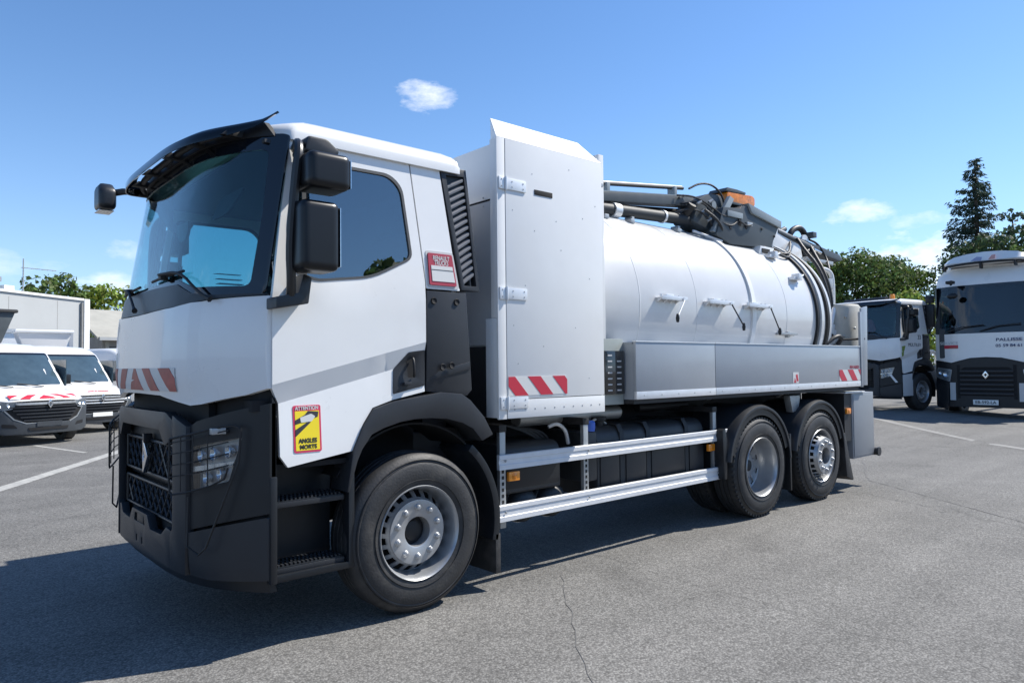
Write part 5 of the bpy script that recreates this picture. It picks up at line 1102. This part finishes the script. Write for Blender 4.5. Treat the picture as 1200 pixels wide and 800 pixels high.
# ================================================================ vans on the left
HW = 1.0
def vsec(x, zb, zt, w, wt, bul, rc=.12):
    """one cross-section ring of the van body, 20 points"""
    pts = []; half = [(w, zb), (w, zb+(zt-zb)*.3), (w*1.0, zb+(zt-zb)*.55), ((w*.6+wt*.4), zb+(zt-zb)*.75), (wt, zt-rc), (wt-rc*.35, zt-rc*.3), (wt-rc, zt), (wt*.6, zt+.012), (wt*.3, zt+.02), (0.0, zt+.022)]
    for y, z in half: pts.append(Vector((x+bul*(abs(y)/HW)**2.4, y, z)))
    for y, z in reversed(half[:-1]): pts.append(Vector((x+bul*(abs(y)/HW)**2.4, -y, z)))
    return pts
def van(loc, rz, label, name='panel_van', grp='white vans parked by the left building', full=True, H=2.28):
    V = empty(name, label, 'van', loc, rz, grp)
    b = MB().loft([vsec(.03, .50, .98, .90, .86, .34, .04), vsec(.10, .45, 1.035, .96, .92, .30, .06), vsec(.30, .42, 1.10, 1.0, .96, .24, .08), vsec(.62, .42, 1.19, 1.02, .96, .20, .09), vsec(.86, .42, 1.24, 1.03, .95, .18, .09)])
    b.build('bonnet', 'van_white', V, smooth=45)
    MB().loft([vsec(.861, .42, 1.25, 1.03, .94, .18, .08), vsec(1.20, .42, 1.66, 1.03, .90, .16, .08), vsec(1.58, .42, 2.08, 1.03, .87, .14, .09), vsec(1.80, .42, H-.09, 1.03, .86, .12, .10), vsec(2.15, .42, H-.01, 1.03, .86, .06, .12), vsec(2.6, .42, H+.02, 1.03, .86, 0, .14), vsec(5.3, .42, H+.02, 1.03, .86, 0, .14), vsec(5.5, .45, H-.02, 1.02, .84, 0, .14)]).build('body', 'van_white', V, smooth=40)
    # windscreen lies on the raked front
    def wm(off): 
        sl = .836/.72
        return lambda y, t: Vector((.90+.66*t-off+.17*(abs(y)/HW)**2.4-.03*(1-abs(y)), y, 1.265+.80*t+off*.6))
    wo = fillet([(-.86, .0), (.86, .0), (.79, 1.0), (-.79, 1.0)], .06)
    wy = lin(-.9, .9, 14)
    MB().sheet(wo, wm(.008), (.012, 0, -.008), cu=wy, cv=[.3, .6]).build('windscreen_seal', 'frit', V, smooth=50)
    MB().sheet(fillet([(-.82, .06), (.82, .06), (.755, .93), (-.755, .93)], .05), wm(.016), (.003, 0, -.002), cu=wy, cv=[.3, .6]).build('windscreen', 'van_screen', V, smooth=50)
    for y in (-.35, .30):
        w = MB(); m_ = wm(.04); w.tube([m_(y, .0), m_(y+.3, .05), m_(y+.55, .09)], .012, 6); w.build('wiper', 'black', V)
    bm = lambda off: (lambda y, z: Vector((.0-off+.34*(abs(y)/1.0)**2.4, y, z)))
    cy = lin(-1.0, 1.0, 24)
    MB().sheet(sym([(0, .28), (.80, .28), (.98, .34), (1.0, .84), (.86, .82), (.66, .60), (.45, .52), (0, .52)]), bm(.03), (.10, 0, 0), cu=cy, cv=[.45, .7]).build('bumper', 'van_dark', V, smooth=40, bevel=.01)
    MB().sheet(sym([(0, .50), (.44, .50), (.64, .59), (.84, .83), (.80, .95), (0, .95)]), bm(-.01), (.05, 0, 0), cu=cy).build('grille_backing', 'void', V)
    for k in range(5):
        z = .56+k*.072; w = .48+k*.06
        MB().sheet([(-w, z), (w, z), (w+.015, z+.030), (-w-.015, z+.030)], bm(.018), (.05, 0, 0), cu=cy).build('grille_slat', 'aluminium' if k > 2 and not full else 'plastic_grey', V, smooth=40)
    MB().sheet([(-.62, .905), (.62, .905), (.64, .955), (-.64, .955)], bm(.03), (.05, 0, 0), cu=cy).build('grille_trim', 'zinc', V, bevel=.006)
    MB().sheet(sym([(0, .525), (.45, .525), (.65, .615), (.80, .80), (.82, .79), (.67, .60), (.455, .505), (0, .505)]), bm(.035), (.04, 0, 0), cu=cy).build('grille_surround', 'zinc', V)
    MB().sheet([(0, 1.02), (-.06, .92), (0, .82), (.06, .92)], lambda y, z: Vector((-.06, y, z)), (.03, 0, 0), holes=[[(0, .97), (-.024, .92), (0, .87), (.024, .92)]]).build('emblem', 'chrome', V, bevel=.004)
    for s_ in (-1, 1):
        q = lambda l: [(s_*a, b) for a, b in l]
        h = MB().sheet(q(fillet([(.60, .96), (.86, 1.0), (1.0, 1.03), (1.0, .82), (.86, .79), (.68, .83)], .02)), bm(.014), (.04, 0, 0), cu=cy).build('headlight', 'lamp_back', V, smooth=50)
        MB().sheet(q(fillet([(.62, .95), (.86, .99), (.99, 1.015), (.99, .835), (.86, .805), (.69, .845)], .02)), bm(.02), (.004, 0, 0), cu=cy).build('headlight_glass', 'lamp_glass', h)
        for y, r in ((.74, .05), (.87, .05)): MB().lathe([(.004, .0), (r*.7, -.006), (r, -.018), (.004, .012)], Vector(bm(.012)(s_*y, .925)), 'x', 14).build('lamp_reflector', 'lamp_inner', h)
        MB().sheet(q(fillet([(.60, .42), (.85, .44), (.85, .52), (.66, .50)], .02)), bm(.034), (.02, 0, 0), cu=cy).build('fog_recess', 'void', V)
        MB().box(1.15, 2.05, s_*1.005-.006, s_*1.005+.02*0+.006, 1.28, 1.90).build('side_window', 'van_screen', V)
        mi = MB().box(1.25, 1.37, s_*1.12-.07, s_*1.12+.07, 1.32, 1.56).build('mirror', 'plastic_dark', V, bevel=.04); MB().box(1.28, 1.34, min(s_*.98, s_*1.08), max(s_*.98, s_*1.08), 1.34, 1.40).build('mirror_arm', 'plastic_dark', mi)
        for x in (.98, 4.35):
            wh = MB().lathe([(.21, -.02), (.23, -.035), (.30, -.035), (.335, -.01), (.345, .04), (.345, .17), (.33, .20), (.21, .2)], (0, 0, 0), 'y', 36).build('wheel', 'rubber', V, smooth=40)
            wh.location = (x, s_*-1*.98 if s_ == 1 else .98, .345); wh.rotation_euler = (0, 0, 0 if s_ == 1 else PI)
            MB().lathe([(.0001, -.03), (.06, -.03), (.09, -.01), (.17, -.0), (.215, -.028), (.215, .05), (.0001, .05)], (0, 0, 0), 'y', 30).build('rim', 'steel_rim', wh)
            MB().lathe([(.40, s_*.90), (.40, s_*1.036), (.345, s_*1.036), (.345, s_*.90)], (x, 0, .36), 'y', 30, a0=0, a1=PI).build('wheel_arch', 'black', V)
    MB().sheet([(-.40, .36), (.40, .36), (.42, .42), (-.42, .42)], bm(.045), (.02, 0, 0), cu=cy).build('lower_intake', 'void', V)
    MB().sheet([(-.26, .44), (.26, .44), (.26, .545), (-.26, .545)], bm(.05), (.01, 0, 0)).build('number_plate', 'plate' if not full else 'van_dark', V)
    def hm(off):
        def f_(y, t):
            x = .04+.26*t; z = (.98+.055*(x-.03)/.07) if x < .10 else 1.035+.065*(x-.10)/.20
            return Vector((x+(.34-.15*t)*(abs(y))**2.4, y, z+.024-.004*abs(y)+off))
        return f_
    return V, hm
mat('van_screen', (.045, .075, .095), .06, 0, .8, var=.3, vscale=2.2)
yaw_v = math.atan2(.94, -.35)       # the vans' noses point down the bay lines, towards the camera
def vplace(fx_, fy_, z=0): return (fx_, fy_, z)
v1, hm = van((.02, 14.6, -.03), yaw_v, 'white panel van with red and white chevrons on its bonnet, at the left edge')
chevrons((-.70, .70, .08, .85), 4, lambda y, t: hm(.008)(y, t), v1, (0, 0, -.004), mir=1, slant=.28, matr='red', matw='van_white', cu=lin(-.7, .7, 14), cv=[.23, .5])
v2, hm = van((1.55, 17.1, -.02), yaw_v, 'white van with silver grille bars and small red script on its bonnet, second from left', full=False)
for k, (a, b) in enumerate(((-.28, .02), (.04, .10), (.12, .28))):
    MB().sheet([(a, .45), (b, .42), (b, .55), (a, .62)], hm(.010), (0, 0, -.004)).build('red_script', 'red', v2)
v3, _ = van((4.1, 19.6, 0), yaw_v, 'white van mostly hidden between the second van and the tanker front', full=False)
# aerial baskets carried on the roofs
def basket(x, y, z, rz, label, mb, ml, w=.95):
    K = empty('aerial_basket', label, 'lift basket', (x, y, z), rz, 'lift baskets on the van roofs')
    MB().loft([[Vector((a*w*.5*k, b*.45, zz)) for a, b in ((-1, -1), (1, -1), (1, 1), (-1, 1))] for k, zz in ((.62, .30), (1.0, 1.06))]).build('bucket', mb, K, bevel=.03)
    MB().tube([(-.5*w-.02, -.48, 1.10), (.5*w+.02, -.48, 1.10), (.5*w+.02, .48, 1.10), (-.5*w-.02, .48, 1.10)], .045, 8, closed=True).build('bucket_rim', ml, K)
    MB().box(-.55, .75, -.35, .35, .0, .09).build('cradle', 'wall_bright', K, bevel=.01)
    for s_ in (-1, 1): MB().box(s_*.5-.05, s_*.5+.05, -.3, .3, .05, .32).build('cradle_leg', 'wall_bright', K, bevel=.01)
    return K
basket(-1.15, 17.6, 1.98, R(12), 'dark grey lift basket on the roof of the leftmost van', 'crane_grey', 'black', 1.5)
basket(.75, 21.0, 1.66, R(0), 'pale grey lift basket on a van roof before the white container', 'label_grey', 'white_panel', 1.35)
# white container body behind the vans
ct = MB().box(-2.3, 2.3, -1.2, 1.2, .9, 3.35).build('container', 'wall_bright', bevel=.03); ct.location = (.15, 27.0, -.32); ct.rotation_euler = (0, 0, R(-8)); tag(ct, 'plain white box body standing behind the vans below the building wall', 'container')
MB().box(-2.28, 2.28, -1.235, -1.2, 3.25, 3.38).build('roof_edge', 'van_white', ct); MB().box(2.2, 2.32, -1.24, -1.18, .9, 3.35).build('corner_profile', 'label_grey', ct)
for x in (-1.5, 1.5): MB().cyl((x, -1.0, .45), (x, 1.0, .45), .45, n=24).build('wheel', 'rubber', ct)

# ================================================================ buildings
def wallbld():
    ax, ay = 5.07, 39.62; bx, by = -14.0, 27.5
    B = empty('white_building', 'long white industrial building with sloping roof line at the far left', 'building', (ax, ay, 0))
    d = Vector((bx-ax, by-ay, 0)); L = d.length; rz_ = math.atan2(d.y, d.x); B.rotation_euler = (0, 0, rz_)   # local +x runs along the wall to the left
    hts = [(0, 5.32), (2.2, 5.35), (6, 5.42), (12, 5.7), (L, 6.2)]
    MB().prism([(0, 0), (L, 0)]+[(a, b) for a, b in reversed(hts)], 'xz', -.2, .0).build('wall', 'wall_white', B)
    MB().prism([(0, 0), (L, 0), (L, 5.9), (0, 5.1)], 'xz', -12, -.2).build('wall', 'wall_white', B)
    for i in range(len(hts)-1):
        (a, b), (c, e) = hts[i], hts[i+1]
        MB().prism([(a, b+.003), (c, e+.003), (c, e+.12), (a, b+.12)], 'xz', -.28, .08).build('coping', 'wall_bright', B)
    MB().box(-.35, -.02, -.3, .10, .0, 5.42).build('corner_pilaster', 'wall_bright', B); MB().cyl((.12, .07, 0), (.12, .07, 5.2), .06, n=12).build('downpipe', 'wall_old', B)
    MB().box(3.6, 4.1, -.6, -.3, 5.4, 5.75).build('roof_vent', 'wall_bright', B)
    for k in range(7): MB().box(1.5+2.6*k, 1.515+2.6*k, .0005, .006, .2, 5.2).build('wall_joint', 'wall_old', B)
    return B, rz_
WB, _ = wallbld()
an = MB(); an.cyl((0, 0, 0), (0, 0, 2.0), .03, n=8); an.cyl((-.1, 0, 1.55), (1.4, 0, 1.5), .018, n=6)
for k in range(6): an.cyl((.15+.22*k, -.18, 1.54-.01*k), (.15+.22*k, .18, 1.54-.01*k), .01, n=5)
a_ = tag(an.build('roof_antenna', 'zinc'), 'thin television antenna on the white building roof', 'antenna'); a_.location = (2.3, 38.6, 5.2)
for k, (x, y) in enumerate(((.75, 37.3), (1.1, 37.5))):
    v = tag(MB().lathe([(.0001, 0), (.11, 0), (.11, .5), (.22, .55), (.22, .75), (.0001, .8)], (0, 0, 0), 'z', 14).build('roof_cowl', 'zinc'), ('left' if k == 0 else 'right')+' one of two small metal vent cowls on the white roof', 'vent', 'vent cowls on the white roof'); v.location = (x, y, 5.35)
OB = empty('old_shed', 'older low building with sloping grey roof just beyond the white wall corner', 'building', (9.2, 47.0, 0), R(10))
MB().box(-3.0, 7, -3, 4, 0, 3.6).build('wall', 'wall_old', OB)
rf_ = MB().loft([[Vector((x, y, z)) for y, z in ((-3.6, 3.55), (.5, 5.45), (.5, 5.30), (-3.6, 3.40))] for x in (-3.5, 7.5)]).build('roof', 'roof_grey', OB)
for k in range(5): MB().box(-2.6+1.9*k, -1.3+1.9*k, -3.05, -2.98, .4, 3.0).build('doorway', 'dark_opening', OB)
for k in range(4): MB().box(-3.0+1.9*k+.15, -3.0+1.9*k+.35, -3.12, -3.0, 0, 3.35).build('pillar', 'roof_grey', OB)
MB().box(-3.4, 7.4, -3.72, -3.60, 3.36, 3.55).build('gutter', 'wall_white', OB)
hr = MB()
for z in (1.9, 2.4): hr.cyl((6.4, 43.0, z), (11.5, 43.9, z), .05, n=8)
for k in range(5): hr.cyl((6.4+1.2*k, 43.0+.21*k, 0), (6.4+1.2*k, 43.0+.21*k, 2.4), .05, n=8)
tag(hr.build('handrail', 'wall_bright'), 'white metal handrail in front of the old shed', 'railing')

# ================================================================ trees
def crown(rnd, blobs, leaf, per, flat=.8):
    """leaf quads spread through and over a set of clumps"""
    g = MB(); vs, fs = g.v, g.f
    for (cx, cy, cz, r) in blobs:
        n = int(per*r*r)
        for _ in range(n):
            d = Vector((rnd.gauss(0, 1), rnd.gauss(0, 1), rnd.gauss(0, 1))).normalized(); k = r*(.45+.62*rnd.random()**.55)
            p = Vector((cx, cy, cz))+Vector((d.x*k, d.y*k, d.z*k*flat))
            nrm = (d+Vector((rnd.gauss(0, .55), rnd.gauss(0, .55), rnd.gauss(0, .55)))).normalized(); a = nrm.orthogonal().normalized(); a = a*math.cos(k*9)+nrm.cross(a)*math.sin(k*9); b = nrm.cross(a)
            s = leaf*(.55+.9*rnd.random()); o = len(vs)
            vs += [tuple(p+a*s), tuple(p+b*s*.62), tuple(p-a*s*.9), tuple(p-b*s*.55)]; fs.append((o, o+1, o+2, o+3))
    return g
def tree(name, label, x, y, h, rad, m, seed, grp='trees beyond the parked trucks', z0=0, leaf=.17, per=90, base=.28, nb=26, cat='tree', trunk=True):
    rnd = random.Random(seed); t = empty(name, label, cat, (x, y, z0), 0, grp); blobs = []
    for _ in range(nb):
        a = rnd.random()*2*PI; u = rnd.random(); zz = base*h+(1-base)*h*(.08+.86*u); prof_ = math.sin(PI*min(max((zz/h-base)/(1-base)*.86+.10, 0), 1))**.6
        rr = rad*prof_*(.35+.55*rnd.random()); br = rad*(.22+.20*rnd.random()); blobs.append((rr*math.cos(a), rr*math.sin(a), min(zz, h-br*.7), br))
    tr = MB(); top = h*.72
    tr.tube([(0, 0, -.1), (.05*rad, .02, top*.35), (-.03*rad, .05, top*.7), (0, 0, top)], [h*.028, h*.022, h*.016, h*.006], 9)
    for b in blobs[:14]:
        s = Vector((0, 0, top*(.35+.5*rnd.random()))); e = Vector(b[:3]); mid = (s+e)/2+Vector((0, 0, .12*(e-s).length)); tr.tube([s, mid, e], [h*.010, h*.007, h*.003], 6)
    if trunk: tr.build('trunk', 'bark', t, recalc=False)
    crown(rnd, blobs, leaf, per).build('crown', m, t, recalc=False, smooth=0)
    return t
def conifer(x, y, h, label):
    rnd = random.Random(11); t = empty('conifer', label, 'tree', (x, y, 0), 0)
    tr = MB(); tr.tube([(0, 0, 0), (0, 0, h*.5), (.05, 0, h*.98)], [.42, .25, .04], 10)
    g = MB(); vs, fs = g.v, g.f
    z = h*.30
    while z < h*.985:
        u = 1-(z/h); n = 5 if u > .1 else 4
        for k in range(n):
            a = rnd.random()*2*PI; L = (.25+4.9*u**.85)*(.35+.80*rnd.random())
            if rnd.random() < .15: L *= .5
            if k == 0 and .22 < u < .62: a = 2.42+rnd.uniform(-.3, .3); L = 2.0+2.6*(u-.2)+rnd.uniform(-.3, .5)
            droop = .10+.22*rnd.random()
            pts = []
            for i in range(9):
                s = i/8; pts.append(Vector((math.cos(a)*L*s, math.sin(a)*L*s, z-droop*L*s*.9+.30*L*s*s*(.6+.4*droop))))
            tr.tube([pts[0], pts[4], pts[8]], [.07*u+.02, .04*u+.012, .01], 5)
            cnt = int(38*L)
            for _ in range(cnt):
                s = rnd.random()**.75; i = min(int(s*8), 7); p = pts[i].lerp(pts[i+1], s*8-i)
                w = .10+.34*L*.16*(1-.55*s); side = Vector((-math.sin(a), math.cos(a), 0))*rnd.gauss(0, w); p = p+side+Vector((0, 0, rnd.gauss(-.07, .10)))
                dd = (Vector((math.cos(a), math.sin(a), -.5))+Vector((rnd.gauss(0, .5), rnd.gauss(0, .5), rnd.gauss(-.2, .4)))).normalized(); nn_ = dd.orthogonal().normalized(); bb_ = dd.cross(nn_)
                q = nn_*math.cos(s*37)+bb_*math.sin(s*37); l = .16+.16*rnd.random(); o = len(vs)
                vs += [tuple(p-dd*l*.4), tuple(p+q*.055), tuple(p+dd*l), tuple(p-q*.055)]; fs.append((o, o+1, o+2, o+3))
        z += .24+.42*u
    tr.build('trunk', 'bark', t, recalc=False); g.build('crown', 'leaf_conifer', t, recalc=False, smooth=0)
    return t
conifer(65.9, 15.2, 18.9, 'tall dark conifer with uneven drooping branches rising above the other trees')
conifer_small = [(70.0, 11.6, 12.2)]
# px-measured places, each tree its own shape
tree('broadleaf_tree', 'tallest rounded green tree left of the conifer behind the hook-lift truck', 52.0, 20.0, 10.0, 4.6, 'leaf_mid', 21, leaf=.15, per=210, nb=40)
tree('broadleaf_tree', 'olive green tree just right of the tanker rear hoses', 47.5, 22.5, 8.2, 3.6, 'leaf_olive', 22, leaf=.14, per=220, base=.18)
tree('broadleaf_tree', 'green tree between the tallest one and the yellow-green bush', 54.5, 16.6, 8.6, 3.0, 'leaf_mid', 23, leaf=.14, per=220, base=.18)
tree('broadleaf_tree', 'pale yellow-green young tree showing beside the tall tractor cab', 41.5, 11.6, 5.6, 2.0, 'leaf_light', 24, leaf=.15, per=170, base=.08)
tree('broadleaf_tree', 'small yellow-green tree seen over the tipper cab roof edge', 41.0, 19.2, 5.2, 1.6, 'leaf_light', 25, leaf=.15, per=120, base=.1)
tree('broadleaf_tree', 'broad dark green tree in front of the conifer trunk above the tractor roof', 57.5, 12.2, 10.6, 3.5, 'leaf_dark', 26, leaf=.15, per=210, nb=34, base=.15)
tree('broadleaf_tree', 'very dark tree at the right edge behind the tractor roof', 61.0, 8.4, 13.4, 4.2, 'leaf_dark', 27, leaf=.15, per=210, nb=34, base=.15)
tree('broadleaf_tree', 'dark tree beyond the very dark one at the right edge', 63.0, 3.0, 11.0, 4.4, 'leaf_dark', 37, leaf=.20, per=80, base=.15)
tree('broadleaf_tree', 'dense mid-green tree filling the gap below the conifer at the right edge', 56.0, 9.2, 10.2, 3.4, 'leaf_mid', 30, leaf=.15, per=210, nb=34, base=.1)
tree('broadleaf_tree', 'dark spiky tree tip just right of the conifer', 66.0, 12.4, 14.2, 1.5, 'leaf_conifer', 28, leaf=.2, per=90, base=.2)
tree('broadleaf_tree', 'dark slender tree between the young tree and the tractor cab', 52.0, 12.9, 7.2, 1.4, 'leaf_dark', 29, leaf=.17, per=110, base=.1)
GL = 'trees behind the left buildings'
tree('broadleaf_tree', 'green tree behind the low end of the white wall', 6.6, 58.0, 8.8, 3.0, 'leaf_mid', 31, GL, leaf=.2)
tree('broadleaf_tree', 'light green tree above the grey shed roof', 10.5, 60.0, 8.3, 3.0, 'leaf_light', 32, GL, leaf=.2)
tree('broadleaf_tree', 'silvery grey-green tree beside the tanker wipers', 13.5, 62.0, 9.0, 2.4, 'leaf_silver', 33, GL, leaf=.2)
tree('broadleaf_tree', 'dark green tree partly behind the tanker windscreen corner', 17.0, 60.0, 8.4, 3.2, 'leaf_mid', 34, GL, leaf=.2)
# trees across the yard, behind the camera: the cab window mirrors them
for k, (x, y, h, r) in enumerate(((19.4, -31, 12.9, 2.8), (22.7, -32, 12.6, 3.0))):
    tree('broadleaf_tree', ('bushy' if k == 0 else 'lower')+' green tree across the yard mirrored in the cab side window', x, y, h, r, 'leaf_mid', 41+k, 'trees across the yard', leaf=.26, per=55)
hg = MB(); rnd = random.Random(9)
hg = crown(rnd, [(62+rnd.uniform(-2, 2), -40+i*1.5, 1.5+rnd.random(), 2.0) for i in range(36)], .3, 45)
hg.build('hedge', 'leaf_dark', recalc=False, smooth=0, kind='stuff')['label'] = 'dark mass of low hedge closing the yard behind the parked trucks'

# unseen workshop added behind the camera to cut sky fill and give paint reflections
WS = empty('unseen_workshop', 'unseen long low workshop with roller doors, added across the yard to mirror in the white paint', 'building', (0, -40, 0))
MB().box(-38, 12, -12, 0, 0, 6.2).build('wall', 'wall_old', WS); MB().box(-38.4, 12.4, -12.4, .4, 6.21, 6.6).build('roof_edge', 'roof_grey', WS)
d0 = MB().box(-2.2, 2.2, .01, .08, 0, 4.6).build('roller_door', 'crane_light', WS, loc=(-34, 0, 0))
for k in range(1, 7): share(d0, WS, loc=(-34+7*k, 0, 0))

rnd = random.Random(19)
wd = crown(rnd, [(20+i*.95+rnd.uniform(-1, 1), 72-i*.85+rnd.uniform(-1.5, 1.5), 1.6+rnd.random()*2.2, 2.3+rnd.random()) for i in range(44)], .24, 50)
wd.build('distant_wood', 'leaf_mid', recalc=False, smooth=0, kind='stuff')['label'] = 'far belt of low woodland closing the yard beyond the tanker'
